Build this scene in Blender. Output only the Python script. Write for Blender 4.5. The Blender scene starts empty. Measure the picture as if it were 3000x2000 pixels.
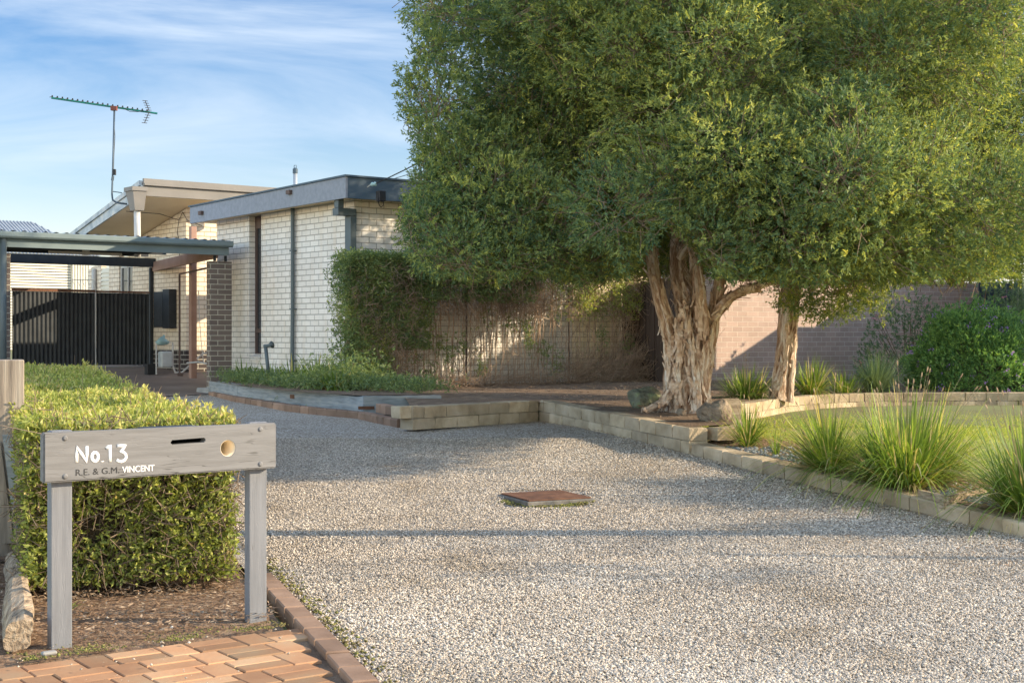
import bpy, bmesh, math, random
import numpy as np
from mathutils import Vector, Matrix
R = math.radians
sc = bpy.context.scene
col = sc.collection
random.seed(7)
rng = np.random.default_rng(7)

# ------------------------------------------------------------------ camera
F, CX, HY, EYE = 4100.0, 1500.0, 978.0, 1.26          # focal length in px of a 3000 px wide frame, horizon row, eye height
cam = bpy.data.cameras.new('camera')
cam.lens = 36.0 * F / 3000.0
cam.sensor_width = 36.0
cam.shift_y = -22.0 / 3000.0
cam.clip_start = 0.1
cam.clip_end = 3000
camo = bpy.data.objects.new('camera', cam)
camo.location = (0, 0, EYE)
camo.rotation_euler = (R(90), 0, 0)
col.objects.link(camo)
sc.camera = camo

# ------------------------------------------------------------------ light
SUN_EL, SUN_TILT = 20.0, 0.3
sun = bpy.data.lights.new('sun', 'SUN')
sun.energy = 5.0
sun.angle = R(0.5)
sun.color = (1.0, 0.83, 0.60)
suno = bpy.data.objects.new('sun', sun)
sd = Vector((math.cos(R(SUN_TILT)) * math.cos(R(SUN_EL)), math.sin(R(SUN_TILT)) * math.cos(R(SUN_EL)), math.sin(R(SUN_EL))))
suno.rotation_euler = sd.to_track_quat('Z', 'Y').to_euler()
suno.location = (30, 5, 20)
col.objects.link(suno)

world = bpy.data.worlds.new('World')
sc.world = world
world.use_nodes = True
wn, wl = world.node_tree.nodes, world.node_tree.links
for n in list(wn): wn.remove(n)
wo = wn.new('ShaderNodeOutputWorld')
bg = wn.new('ShaderNodeBackground')
bg.inputs['Strength'].default_value = 0.15
sky = wn.new('ShaderNodeTexSky')
sky.sky_type = 'NISHITA'
sky.sun_disc = False
sky.sun_elevation = R(SUN_EL)
sky.sun_rotation = R(90 - SUN_TILT)
sky.altitude = 0
sky.air_density = 1.0
sky.dust_density = 0.6
sky.ozone_density = 2.0
BACK_GAIN = 3.3
# thin streaks of high cloud
tc = wn.new('ShaderNodeTexCoord')
mp = wn.new('ShaderNodeMapping')
mp.inputs['Rotation'].default_value = (0, R(-14), R(20))
mp.inputs['Scale'].default_value = (1.6, 1.6, 7.5)
nz = wn.new('ShaderNodeTexNoise')
nz.inputs['Scale'].default_value = 1.7
nz.inputs['Detail'].default_value = 9
nz.inputs['Roughness'].default_value = 0.56
nz.inputs['Distortion'].default_value = 0.9
rp = wn.new('ShaderNodeValToRGB')
rp.color_ramp.elements[0].position = 0.40
rp.color_ramp.elements[0].color = (0, 0, 0, 1)
rp.color_ramp.elements[1].position = 0.74
rp.color_ramp.elements[1].color = (0.85, 0.85, 0.85, 1)
def wmath(op, a, b=None, c=None):
    m = wn.new('ShaderNodeMath'); m.operation = op
    for i, v in enumerate((a, b, c)):
        if v is None: continue
        if isinstance(v, (int, float)): m.inputs[i].default_value = v
        else: wl.new(v, m.inputs[i])
    return m.outputs[0]
def wrange(v, a, b, c=0, d=1):
    m = wn.new('ShaderNodeMapRange'); m.interpolation_type = 'SMOOTHSTEP'
    m.inputs['From Min'].default_value = a; m.inputs['From Max'].default_value = b
    m.inputs['To Min'].default_value = c; m.inputs['To Max'].default_value = d
    wl.new(v, m.inputs['Value']); return m.outputs[0]
sx = wn.new('ShaderNodeSeparateXYZ')
wl.new(tc.outputs['Generated'], sx.inputs[0])
# deeper blue overhead, paler towards the horizon
tint = wn.new('ShaderNodeValToRGB')
tint.color_ramp.elements[0].position = 0.0; tint.color_ramp.elements[0].color = (1.02, 0.86, 0.80, 1)
tint.color_ramp.elements[1].position = 0.26; tint.color_ramp.elements[1].color = (0.23, 0.43, 0.635, 1)
wl.new(sx.outputs[2], tint.inputs[0])
mt = wn.new('ShaderNodeMixRGB'); mt.blend_type = 'MULTIPLY'; mt.inputs[0].default_value = 1
wl.new(sky.outputs[0], mt.inputs[1]); wl.new(tint.outputs[0], mt.inputs[2])
mixc = wn.new('ShaderNodeMixRGB')
mixc.inputs['Color2'].default_value = (3.2, 3.6, 4.05, 1)
wl.new(tc.outputs['Generated'], mp.inputs['Vector'])
wl.new(mp.outputs[0], nz.inputs['Vector'])
wl.new(nz.outputs['Fac'], rp.inputs[0])
wl.new(rp.outputs[0], mixc.inputs['Fac'])
wl.new(mt.outputs[0], mixc.inputs['Color1'])
# added fill light: unseen sky behind the camera and overhead made brighter
back = wmath('ADD', wmath('MULTIPLY', sx.outputs[0], -0.5), wmath('MULTIPLY', sx.outputs[1], -0.85))
bf = wrange(back, 0.05, 0.85)
lf = wrange(sx.outputs[2], 0.02, 0.75, 1.0, 0.25)
gain = wmath('MULTIPLY_ADD', wmath('MULTIPLY', bf, lf), BACK_GAIN, wrange(sx.outputs[2], 0.3, 0.9, 1.0, 2.1))
cmb = wn.new('ShaderNodeMixRGB'); cmb.blend_type = 'MULTIPLY'; cmb.inputs[0].default_value = 1
wl.new(mixc.outputs[0], cmb.inputs[1]); wl.new(gain, cmb.inputs[2])
warm = wn.new('ShaderNodeMixRGB'); warm.blend_type = 'MULTIPLY'; warm.inputs[2].default_value = (1.16, 1.0, 0.80, 1)
wl.new(bf, warm.inputs[0]); wl.new(cmb.outputs[0], warm.inputs[1])
wl.new(warm.outputs[0], bg.inputs['Color'])
wl.new(bg.outputs[0], wo.inputs['Surface'])

sc.view_settings.view_transform = 'Standard'
sc.view_settings.look = 'None'
sc.view_settings.exposure = 0.95
sc.view_settings.gamma = 1
sc.view_settings.use_curve_mapping = False
sc.cycles.max_bounces = 6
sc.cycles.transparent_max_bounces = 8
sc.cycles.use_denoising = True

# ------------------------------------------------------------------ frames of reference
A = R(38)
U = Vector((math.cos(A), math.sin(A), 0))      # along the fronts of house, fence and letterbox
V = Vector((-math.sin(A), math.cos(A), 0))     # along their sides, away from the street
def P(x, y, Y):                                 # a point of the place seen at (x, y) of the photo, Y metres in front of the camera
    return Vector(((x - CX) / F * Y, Y, EYE - (y - HY) / F * Y))
GT = [(-40, -1.26), (8, -1.27), (9, -1.255), (10.5, -1.17), (12.35, -1.04), (13.7, -0.945), (15, -0.925), (17, -0.915), (19, -0.90), (21.3, -0.86), (25.8, -0.61), (30, -0.5), (60, -0.4), (900, -0.4)]
def H(Y):                                       # height of the drive and road at distance Y
    for (a, za), (b, zb) in zip(GT, GT[1:]):
        if Y <= b:
            return EYE + za + (zb - za) * (Y - a) / (b - a)
    return EYE + GT[-1][1]
def G2(Y):                                      # lawn and lower garden bed
    T = [(0, -1.19), (8.7, -1.19), (12.3, -0.985), (18.8, -1.0), (60, -.9)]
    for (a, za), (b, zb) in zip(T, T[1:]):
        if Y <= b:
            return EYE + za + (zb - za) * (max(Y, a) - a) / (b - a)
    return EYE + T[-1][1]
def GTer(Y):                                    # raised bed round the trees
    return EYE - 0.825 + min(max((Y - 12.3) / 2.7, 0), 1) * 0.10
def GT2(x, y):                                  # the same bed, falling a little towards the curved wall
    k = min(max((x - 1.9 - max(y - 15, 0) * .1) / .6, 0), 1) if y > 14.6 else 0
    return GTer(y) - .085 * k
def GBed(Y):
    return EYE - 0.70
def kerbX(Y): return 7.2424 - 0.4644 * Y
def edgeX(Y): return -1.247 - 0.341 * (Y - 7.15)

# ------------------------------------------------------------------ materials
def newmat(name):
    m = bpy.data.materials.new(name)
    m.use_nodes = True
    nt = m.node_tree
    for n in list(nt.nodes): nt.nodes.remove(n)
    out = nt.nodes.new('ShaderNodeOutputMaterial')
    b = nt.nodes.new('ShaderNodeBsdfPrincipled')
    nt.links.new(b.outputs[0], out.inputs[0])
    return m, nt, b, out
def ramp(nt, stops, fac):
    r = nt.nodes.new('ShaderNodeValToRGB')
    els = r.color_ramp.elements
    while len(els) < len(stops): els.new(0.5)
    for e, (p, c) in zip(els, stops):
        e.position = p
        e.color = (*c, 1)
    nt.links.new(fac, r.inputs[0])
    return r.outputs[0]
def coords(nt, kind, scale=(1, 1, 1)):
    t = nt.nodes.new('ShaderNodeTexCoord')
    mpp = nt.nodes.new('ShaderNodeMapping')
    mpp.inputs['Scale'].default_value = scale
    nt.links.new(t.outputs[kind], mpp.inputs[0])
    return mpp.outputs[0]
def noise(nt, vec, scale, detail=4, rough=.55, dist=0):
    n = nt.nodes.new('ShaderNodeTexNoise')
    n.inputs['Scale'].default_value = scale
    n.inputs['Detail'].default_value = detail
    n.inputs['Roughness'].default_value = rough
    n.inputs['Distortion'].default_value = dist
    nt.links.new(vec, n.inputs['Vector'])
    return n.outputs['Fac']
def mix(nt, a, b, fac, mode='MIX'):
    m = nt.nodes.new('ShaderNodeMixRGB')
    m.blend_type = mode
    for inp, v in ((m.inputs['Color1'], a), (m.inputs['Color2'], b), (m.inputs['Fac'], fac)):
        if isinstance(v, (int, float)): inp.default_value = v
        elif isinstance(v, tuple): inp.default_value = (*v, 1)
        else: nt.links.new(v, inp)
    return m.outputs[0]
def bump(nt, b, h, strength, dist):
    bp = nt.nodes.new('ShaderNodeBump')
    bp.inputs['Strength'].default_value = strength
    bp.inputs['Distance'].default_value = dist
    nt.links.new(h, bp.inputs['Height'])
    nt.links.new(bp.outputs[0], b.inputs['Normal'])
def surf(name, stops, scale=3, rough=.8, bstr=.4, bdist=.01, bscale=None, stretch=(1, 1, 1), kind='Object', detail=6, metal=0, tone=0, spec=.3, dist=0):
    m, nt, b, out = newmat(name)
    v = coords(nt, kind, stretch)
    f = noise(nt, v, scale, detail, dist=dist)
    c = ramp(nt, stops, f)
    if tone:
        at = nt.nodes.new('ShaderNodeAttribute')
        at.attribute_name = 'tone'
        t = ramp(nt, [(0, (1 - tone,) * 3), (1, (1 + tone * .6,) * 3)], at.outputs['Fac'])
        c = mix(nt, c, t, 1.0, 'MULTIPLY')
    nt.links.new(c, b.inputs['Base Color'])
    b.inputs['Roughness'].default_value = rough
    b.inputs['Metallic'].default_value = metal
    b.inputs['Specular IOR Level'].default_value = spec
    if bstr:
        f2 = noise(nt, v, bscale or scale * 4, 5)
        bump(nt, b, f2, bstr, bdist)
    return m
def brickmat(name, c1, c2, mortar, bw=.24, rh=.081, ms=.007, bdepth=.010, offs=(0, 0), wob=.004, stain=None, stainz=None):
    m, nt, b, out = newmat(name)
    t = nt.nodes.new('ShaderNodeUVMap')
    mpp = nt.nodes.new('ShaderNodeMapping')
    mpp.inputs['Location'].default_value = (offs[0], offs[1], 0)
    nt.links.new(t.outputs[0], mpp.inputs[0])
    n = nt.nodes.new('ShaderNodeTexNoise')
    n.inputs['Scale'].default_value = 9
    n.inputs['Detail'].default_value = 3
    nt.links.new(mpp.outputs[0], n.inputs['Vector'])
    va = nt.nodes.new('ShaderNodeVectorMath'); va.operation = 'MULTIPLY_ADD'
    va.inputs[1].default_value = (wob, wob, 0)
    nt.links.new(n.outputs['Color'], va.inputs[0])
    nt.links.new(mpp.outputs[0], va.inputs[2])
    br = nt.nodes.new('ShaderNodeTexBrick')
    br.inputs['Color1'].default_value = (*c1, 1)
    br.inputs['Color2'].default_value = (*c2, 1)
    br.inputs['Mortar'].default_value = (*mortar, 1)
    br.inputs['Scale'].default_value = 1
    br.inputs['Mortar Size'].default_value = ms
    br.inputs['Mortar Smooth'].default_value = .15
    br.inputs['Brick Width'].default_value = bw
    br.inputs['Row Height'].default_value = rh
    nt.links.new(va.outputs[0], br.inputs['Vector'])
    f = noise(nt, mpp.outputs[0], 3.0, 8, .65)
    g = ramp(nt, [(.3, (.86, .85, .83)), (.65, (1.05, 1.05, 1.05))], f)
    c = mix(nt, br.outputs['Color'], g, .8, 'MULTIPLY')
    f3 = noise(nt, mpp.outputs[0], 45, 4, .7)
    g3 = ramp(nt, [(.3, (.9, .9, .9)), (.7, (1.05, 1.05, 1.05))], f3)
    c = mix(nt, c, g3, .7, 'MULTIPLY')
    if stain:
        vs = coords(nt, 'Object', (7, 7, .7))
        fs = noise(nt, vs, 1.2, 5, .6)
        gs = ramp(nt, [(.52, (0, 0, 0)), (.75, (.55, .55, .55))], fs)
        c = mix(nt, c, stain, gs)
    nt.links.new(c, b.inputs['Base Color'])
    b.inputs['Roughness'].default_value = .85
    b.inputs['Specular IOR Level'].default_value = .2
    inv = nt.nodes.new('ShaderNodeMath'); inv.operation = 'MULTIPLY_ADD'
    inv.inputs[1].default_value = -1.0; inv.inputs[2].default_value = 1.0
    nt.links.new(br.outputs['Fac'], inv.inputs[0])
    ad = nt.nodes.new('ShaderNodeMath'); ad.operation = 'MULTIPLY_ADD'
    ad.inputs[1].default_value = .25
    nt.links.new(f3, ad.inputs[0]); nt.links.new(inv.outputs[0], ad.inputs[2])
    bump(nt, b, ad.outputs[0], 1.0, bdepth)
    return m
def leafmat(name, stops, trans=.35, rough=.5, back=None):
    m, nt, b, out = newmat(name)
    at = nt.nodes.new('ShaderNodeAttribute')
    at.attribute_name = 'tone'
    c = ramp(nt, stops, at.outputs['Fac'])
    nt.links.new(c, b.inputs['Base Color'])
    b.inputs['Roughness'].default_value = rough
    b.inputs['Specular IOR Level'].default_value = .25
    tr = nt.nodes.new('ShaderNodeBsdfTranslucent')
    c2 = mix(nt, c, back or (1.25, 1.2, .5), 1.0, 'MULTIPLY')
    nt.links.new(c2, tr.inputs[0])
    ms = nt.nodes.new('ShaderNodeMixShader')
    ms.inputs[0].default_value = trans
    nt.links.new(b.outputs[0], ms.inputs[1])
    nt.links.new(tr.outputs[0], ms.inputs[2])
    nt.links.new(ms.outputs[0], out.inputs[0])
    return m
M = {}
M['white_brick'] = brickmat('white painted brick', (.78, .735, .67), (.71, .67, .61), (.40, .375, .33), stain=(.62, .50, .36))
M['bounce_brick'] = brickmat('white brick with warm bounce tint', (.80, .70, .56), (.72, .62, .49), (.42, .33, .24), stain=(.58, .42, .26))  # warm bounce from the soffit put into the white brick's colour
M['brown_brick'] = brickmat('brown brick with pale mortar', (.19, .148, .122), (.155, .12, .102), (.46, .42, .33), ms=.0065, rh=.0775)
M['dark_brick'] = brickmat('dark clinker brick', (.075, .06, .055), (.05, .042, .04), (.45, .42, .36), ms=.008)
M['fence_brick'] = brickmat('mauve brown brick', (.46, .335, .275), (.39, .285, .235), (.60, .51, .42), ms=.006)
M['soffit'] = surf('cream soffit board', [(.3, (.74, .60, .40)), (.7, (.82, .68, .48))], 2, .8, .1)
M['fascia_blue'] = surf('grey blue painted timber', [(.3, (.185, .205, .235)), (.7, (.245, .265, .30))], 2.5, .65, .25, .004, 12, (1, 6, 6))
M['fascia_dark'] = surf('dark slate painted timber', [(.3, (.055, .085, .11)), (.7, (.075, .11, .14))], 2.5, .6, .25, .004, 12)
M['fascia_grey'] = surf('warm grey painted timber', [(.3, (.17, .16, .145)), (.7, (.215, .20, .18))], 2.5, .65, .25, .004, 10)
M['rake'] = surf('weathered pale blue paint', [(.35, (.28, .33, .36)), (.6, (.46, .50, .51)), (.75, (.52, .47, .40))], 6, .7, .2)
M['carport_green'] = surf('green grey painted steel', [(.3, (.14, .18, .185)), (.7, (.19, .235, .235))], 2, .45, .1, .003)
M['black_steel'] = surf('near black steel', [(.3, (.018, .022, .026)), (.7, (.035, .04, .045))], 5, .55, .1)
M['roof_grey'] = surf('grey corrugated steel', [(.3, (.30, .33, .36)), (.7, (.42, .45, .47))], 2, .45, .1, metal=.3)
M['downpipe'] = surf('slate green pipe', [(.3, (.075, .095, .10)), (.7, (.10, .125, .13))], 6, .5, .05)
M['pale_pipe'] = surf('pale grey pipe', [(.3, (.42, .41, .39)), (.7, (.52, .51, .48))], 6, .5, .05)
M['brown_paint'] = surf('brown painted timber', [(.3, (.075, .05, .042)), (.7, (.12, .08, .066))], 5, .6, .3, stretch=(1, 1, .2))
M['brown_post'] = surf('red brown painted steel post', [(.3, (.28, .165, .12)), (.7, (.36, .22, .165))], 5, .6, .2)
M['glass'] = surf('dark window glass', [(.3, (.03, .035, .04)), (.7, (.05, .055, .06))], 2, .08, 0, spec=.8)
M['cream_metal'] = surf('cream steel', [(.3, (.62, .58, .48)), (.7, (.72, .68, .57))], 2, .6, .1)
M['concrete'] = surf('stained concrete', [(.3, (.17, .125, .095)), (.55, (.24, .18, .14)), (.8, (.31, .25, .21))], 1.2, .9, .5, .006, 14)
M['conc_grey'] = surf('grey concrete', [(.3, (.24, .23, .21)), (.7, (.36, .35, .32))], 4, .9, .5, .006, 20)
M['timber_grey'] = surf('weathered grey timber', [(.3, (.17, .135, .105)), (.5, (.30, .245, .19)), (.7, (.40, .34, .27))], 2.0, .85, .8, .006, 5, (14, 14, 1))
M['sleeper'] = surf('blue grey weathered sleeper', [(.3, (.17, .18, .18)), (.5, (.27, .29, .29)), (.75, (.40, .385, .35))], 3.0, .85, .8, .008, 5, (1, 6, 9))
M['log'] = surf('split old hardwood', [(.3, (.12, .085, .055)), (.5, (.33, .25, .17)), (.75, (.48, .38, .26))], 3.0, .9, 1.0, .02, 6, (1.5, 9, 9))
M['dark_timber'] = surf('dark stained palings', [(.3, (.05, .036, .028)), (.7, (.10, .07, .055))], 3, .8, .5, .006, 6, (10, 10, .8))
M['rust'] = surf('rusty steel', [(.3, (.085, .04, .024)), (.6, (.17, .08, .045)), (.8, (.24, .13, .07))], 9, .8, .5, .003, 40)
M['light_fit'] = surf('off white plastic', [(.3, (.66, .60, .52)), (.7, (.76, .70, .62))], 3, .5, 0)
M['antenna'] = surf('teal anodised tube', [(.3, (.02, .16, .14)), (.7, (.03, .24, .20))], 3, .4, 0, metal=.4)
M['mast'] = surf('galvanised mast', [(.3, (.06, .085, .11)), (.7, (.09, .12, .15))], 3, .5, 0, metal=.3)
M['orange_plastic'] = surf('red brown plastic box', [(.3, (.14, .04, .03)), (.7, (.20, .06, .04))], 8, .5, 0)
M['black_rubber'] = surf('black cable', [(.3, (.015, .015, .017)), (.7, (.03, .03, .03))], 8, .6, 0)
M['white_paint'] = surf('white letter paint', [(.3, (.80, .79, .75)), (.7, (.88, .87, .84))], 60, .6, .1, .001)
M['dark_paint'] = surf('worn dark letter paint', [(.35, (.02, .02, .02)), (.7, (.06, .06, .06))], 60, .7, .1, .001)
M['cream_tube'] = surf('cream plastic tube', [(.3, (.68, .56, .38)), (.7, (.76, .64, .45))], 5, .5, 0)
M['gas_teal'] = surf('pale teal enamel', [(.3, (.22, .36, .37)), (.7, (.30, .45, .45))], 8, .5, .1)
M['gas_grey'] = surf('pale grey enamel', [(.3, (.38, .40, .39)), (.7, (.48, .50, .49))], 8, .5, .1)
M['kerb_block'] = surf('tan grey concrete block', [(.28, (.27, .205, .125)), (.5, (.42, .33, .215)), (.75, (.54, .435, .305))], 5, .95, .9, .012, 26, tone=.28)
M['edge_brick'] = surf('brown clay edging brick', [(.3, (.22, .135, .085)), (.7, (.33, .21, .14))], 5, .9, .5, .004, 30, tone=.3)
M['paver'] = surf('orange clay paver', [(.25, (.36, .175, .085)), (.5, (.45, .245, .125)), (.75, (.42, .30, .175))], 3.5, .85, .5, .003, 40, tone=.42)
M['rock'] = surf('mossy basalt boulder', [(.3, (.07, .075, .05)), (.5, (.16, .16, .11)), (.62, (.20, .23, .12)), (.8, (.36, .38, .28))], 7, .95, 1.0, .06, 16)
M['rock_brown'] = surf('brown granite boulder', [(.3, (.11, .08, .055)), (.55, (.26, .20, .14)), (.8, (.42, .35, .26))], 7, .95, 1.0, .06, 18)
M['river'] = surf('blue grey river stone', [(.3, (.16, .18, .18)), (.7, (.32, .33, .31))], 4, .8, .2, .003, 30, tone=.35)
M['pebble'] = surf('white quartz pebble', [(.28, (.38, .31, .225)), (.42, (.49, .415, .325)), (.6, (.56, .485, .39)), (.8, (.64, .57, .475))], 1.1, .75, 0, tone=.5)
M['twig'] = surf('dry brown twig', [(.3, (.12, .085, .055)), (.7, (.27, .20, .135))], 6, .9, .2)
M['vine'] = surf('grey brown vine stem', [(.3, (.22, .15, .10)), (.7, (.46, .34, .24))], 6, .9, .2)
M['wire'] = surf('pale galvanised wire', [(.3, (.40, .38, .33)), (.7, (.5, .48, .42))], 3, .5, 0)
M['hedge_core'] = surf('inner hedge twigs darkened for shade', [(.35, (.03, .025, .012)), (.7, (.09, .065, .035))], 30, 1, 1, .03, 60)  # twig brown darkened for the shade inside the hedge
M['cover_frame'] = surf('dirty concrete surround', [(.3, (.11, .10, .08)), (.7, (.22, .20, .17))], 12, .95, .6, .006, 30)
M['stalk'] = surf('dry seed stalk', [(.3, (.20, .13, .07)), (.7, (.38, .28, .17))], 20, .9, 0)

# bark: papery, streaked up the stem
def barkmat():
    m, nt, b, out = newmat('papery bark')
    t = nt.nodes.new('ShaderNodeUVMap')
    mpp = nt.nodes.new('ShaderNodeMapping')
    mpp.inputs['Scale'].default_value = (6.5, 1.3, 1)
    nt.links.new(t.outputs[0], mpp.inputs[0])
    f = noise(nt, mpp.outputs[0], 2.2, 9, .62, .9)
    c = ramp(nt, [(.33, (.09, .055, .035)), (.41, (.36, .22, .135)), (.49, (.60, .43, .30)), (.56, (.76, .64, .50)), (.68, (.84, .78, .69))], f)
    ob = coords(nt, 'Object')
    f2 = noise(nt, ob, 1.8, 4, .5)
    fh = noise(nt, mpp.outputs[0], 9, 8, .7, .5)
    c = mix(nt, c, ramp(nt, [(.36, (.35, .27, .22)), (.52, (1, 1, 1))], fh), .75, 'MULTIPLY')
    c = mix(nt, c, (.42, .20, .10), ramp(nt, [(.50, (0, 0, 0)), (.72, (.5, .5, .5))], f2))
    nt.links.new(c, b.inputs['Base Color'])
    b.inputs['Roughness'].default_value = .9
    b.inputs['Specular IOR Level'].default_value = .15
    bump(nt, b, mix(nt, f, fh, .45), 1.0, .06)
    return m
M['bark'] = barkmat()

def gravelmat():
    m, nt, b, out = newmat('crushed white gravel')
    v = coords(nt, 'Object')
    vo = nt.nodes.new('ShaderNodeTexVoronoi')
    vo.inputs['Scale'].default_value = 75
    nt.links.new(v, vo.inputs['Vector'])
    sep = nt.nodes.new('ShaderNodeSeparateColor')
    nt.links.new(vo.outputs['Color'], sep.inputs[0])
    c = ramp(nt, [(0, (.14, .105, .075)), (.25, (.36, .30, .23)), (.6, (.54, .475, .39)), (1, (.66, .60, .52))], sep.outputs[0])
    d = ramp(nt, [(.0, (1, 1, 1)), (.55, (1, 1, 1)), (.9, (.30, .27, .22))], vo.outputs['Distance'])
    sc2 = nt.nodes.new('ShaderNodeMath'); sc2.operation = 'MULTIPLY'; sc2.inputs[1].default_value = 1.0
    c = mix(nt, c, d, .9, 'MULTIPLY')
    f = noise(nt, v, .55, 6, .6, .4)
    g = ramp(nt, [(.35, (1, 1, 1)), (.62, (.88, .85, .80)), (.78, (.70, .65, .57))], f)
    c = mix(nt, c, g, .7, 'MULTIPLY')
    fm = noise(nt, v, 1.6, 7, .7, .3)
    gm = ramp(nt, [(.60, (0, 0, 0)), (.74, (.6, .6, .6))], fm)
    c = mix(nt, c, (.20, .155, .09), gm)
    nt.links.new(c, b.inputs['Base Color'])
    b.inputs['Roughness'].default_value = .9
    b.inputs['Specular IOR Level'].default_value = .2
    inv = nt.nodes.new('ShaderNodeMath'); inv.operation = 'SUBTRACT'; inv.inputs[0].default_value = 1
    nt.links.new(vo.outputs['Distance'], inv.inputs[1])
    bump(nt, b, inv.outputs[0], 1.0, .012)
    return m
M['gravel'] = gravelmat()
M['soil'] = surf('brown garden soil', [(.3, (.10, .065, .04)), (.55, (.20, .135, .085)), (.75, (.30, .22, .145))], 7, .95, 1.0, .02, 45)
M['mulch'] = surf('leaf litter and soil', [(.3, (.13, .075, .042)), (.5, (.24, .15, .09)), (.7, (.36, .25, .16))], 22, .95, 1.0, .02, 60)
M['moss'] = surf('moss over soil', [(.36, (.16, .11, .065)), (.5, (.17, .15, .05)), (.62, (.20, .22, .045))], 7, .95, 1.0, .01, 70)
M['lawn_soil'] = surf('patchy lawn ground', [(.3, (.34, .25, .14)), (.5, (.33, .36, .11)), (.75, (.40, .46, .11))], 3, .95, .8, .015, 60)
M['far_ground'] = surf('dry grass verge', [(.3, (.16, .14, .07)), (.7, (.20, .22, .09))], .8, .95, .3)
M['asphalt'] = surf('asphalt', [(.3, (.045, .045, .047)), (.7, (.07, .07, .07))], 3, .9, .4, .004, 90)

# leaves
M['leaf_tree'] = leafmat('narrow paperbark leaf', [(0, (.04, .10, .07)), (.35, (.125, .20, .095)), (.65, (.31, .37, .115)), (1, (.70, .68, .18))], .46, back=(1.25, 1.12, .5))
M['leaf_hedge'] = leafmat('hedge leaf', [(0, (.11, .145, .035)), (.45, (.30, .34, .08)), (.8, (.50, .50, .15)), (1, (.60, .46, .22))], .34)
M['leaf_vine'] = leafmat('creeper leaf', [(0, (.09, .15, .08)), (.5, (.20, .27, .115)), (.85, (.34, .39, .14)), (1, (.48, .50, .14))], .38)
M['leaf_strap'] = leafmat('strappy leaf', [(0, (.08, .14, .035)), (.5, (.19, .28, .055)), (.85, (.38, .48, .09)), (.97, (.50, .42, .16)), (1, (.58, .47, .28))], .42)
M['leaf_shrub'] = leafmat('glossy shrub leaf', [(0, (.06, .15, .07)), (.5, (.17, .32, .11)), (1, (.36, .52, .15))], .32, .5)
M['leaf_grey'] = leafmat('grey green leaf', [(0, (.09, .15, .09)), (1, (.24, .32, .17))], .25)
M['leaf_grass'] = leafmat('lawn blade', [(0, (.24, .34, .06)), (.6, (.42, .48, .09)), (1, (.60, .54, .2))], .4)
M['flower_mauve'] = leafmat('mauve petal', [(0, (.26, .13, .42)), (1, (.48, .30, .66))], .3, back=(1, 1, 1))
M['flower_pink'] = leafmat('pink petal', [(0, (.60, .13, .28)), (1, (.78, .30, .42))], .3, back=(1, 1, 1))
M['litter'] = leafmat('dry leaf litter', [(0, (.14, .08, .045)), (.6, (.30, .20, .125)), (1, (.48, .36, .24))], .1)

# ------------------------------------------------------------------ object helpers
def tag(o, label=None, cat=None, group=None, kind=None):
    if label: o['label'] = label
    if cat: o['category'] = cat
    if group: o['group'] = group
    if kind: o['kind'] = kind
    return o
def empty(name, loc=(0, 0, 0), rz=0, label=None, cat=None, group=None):
    o = bpy.data.objects.new(name, None)
    o.empty_display_size = .2
    o.location = loc
    o.rotation_euler = (0, 0, rz)
    col.objects.link(o)
    return tag(o, label, cat, group)
def link(name, me, mat, parent=None):
    if isinstance(mat, str): mat = M[mat]
    me.materials.append(mat)
    o = bpy.data.objects.new(name, me)
    col.objects.link(o)
    if parent: o.parent = parent
    return o
def rawmesh(name, verts, faces_flat, loops_per, tone=None, uvs=None, smooth=False):
    """fast mesh from numpy: every face has loops_per corners"""
    me = bpy.data.meshes.new(name)
    nv, nf = len(verts), len(faces_flat) // loops_per
    me.vertices.add(nv)
    me.vertices.foreach_set('co', np.asarray(verts, dtype=np.float32).ravel())
    me.loops.add(nf * loops_per)
    me.loops.foreach_set('vertex_index', np.asarray(faces_flat, dtype=np.int32))
    me.polygons.add(nf)
    me.polygons.foreach_set('loop_start', np.arange(0, nf * loops_per, loops_per, dtype=np.int32))
    me.polygons.foreach_set('loop_total', np.full(nf, loops_per, dtype=np.int32))
    if smooth: me.polygons.foreach_set('use_smooth', np.ones(nf, dtype=bool))
    if tone is not None:
        a = me.attributes.new('tone', 'FLOAT', 'FACE')
        a.data.foreach_set('value', np.asarray(tone, dtype=np.float32))
    me.update(calc_edges=True)
    return me

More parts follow.
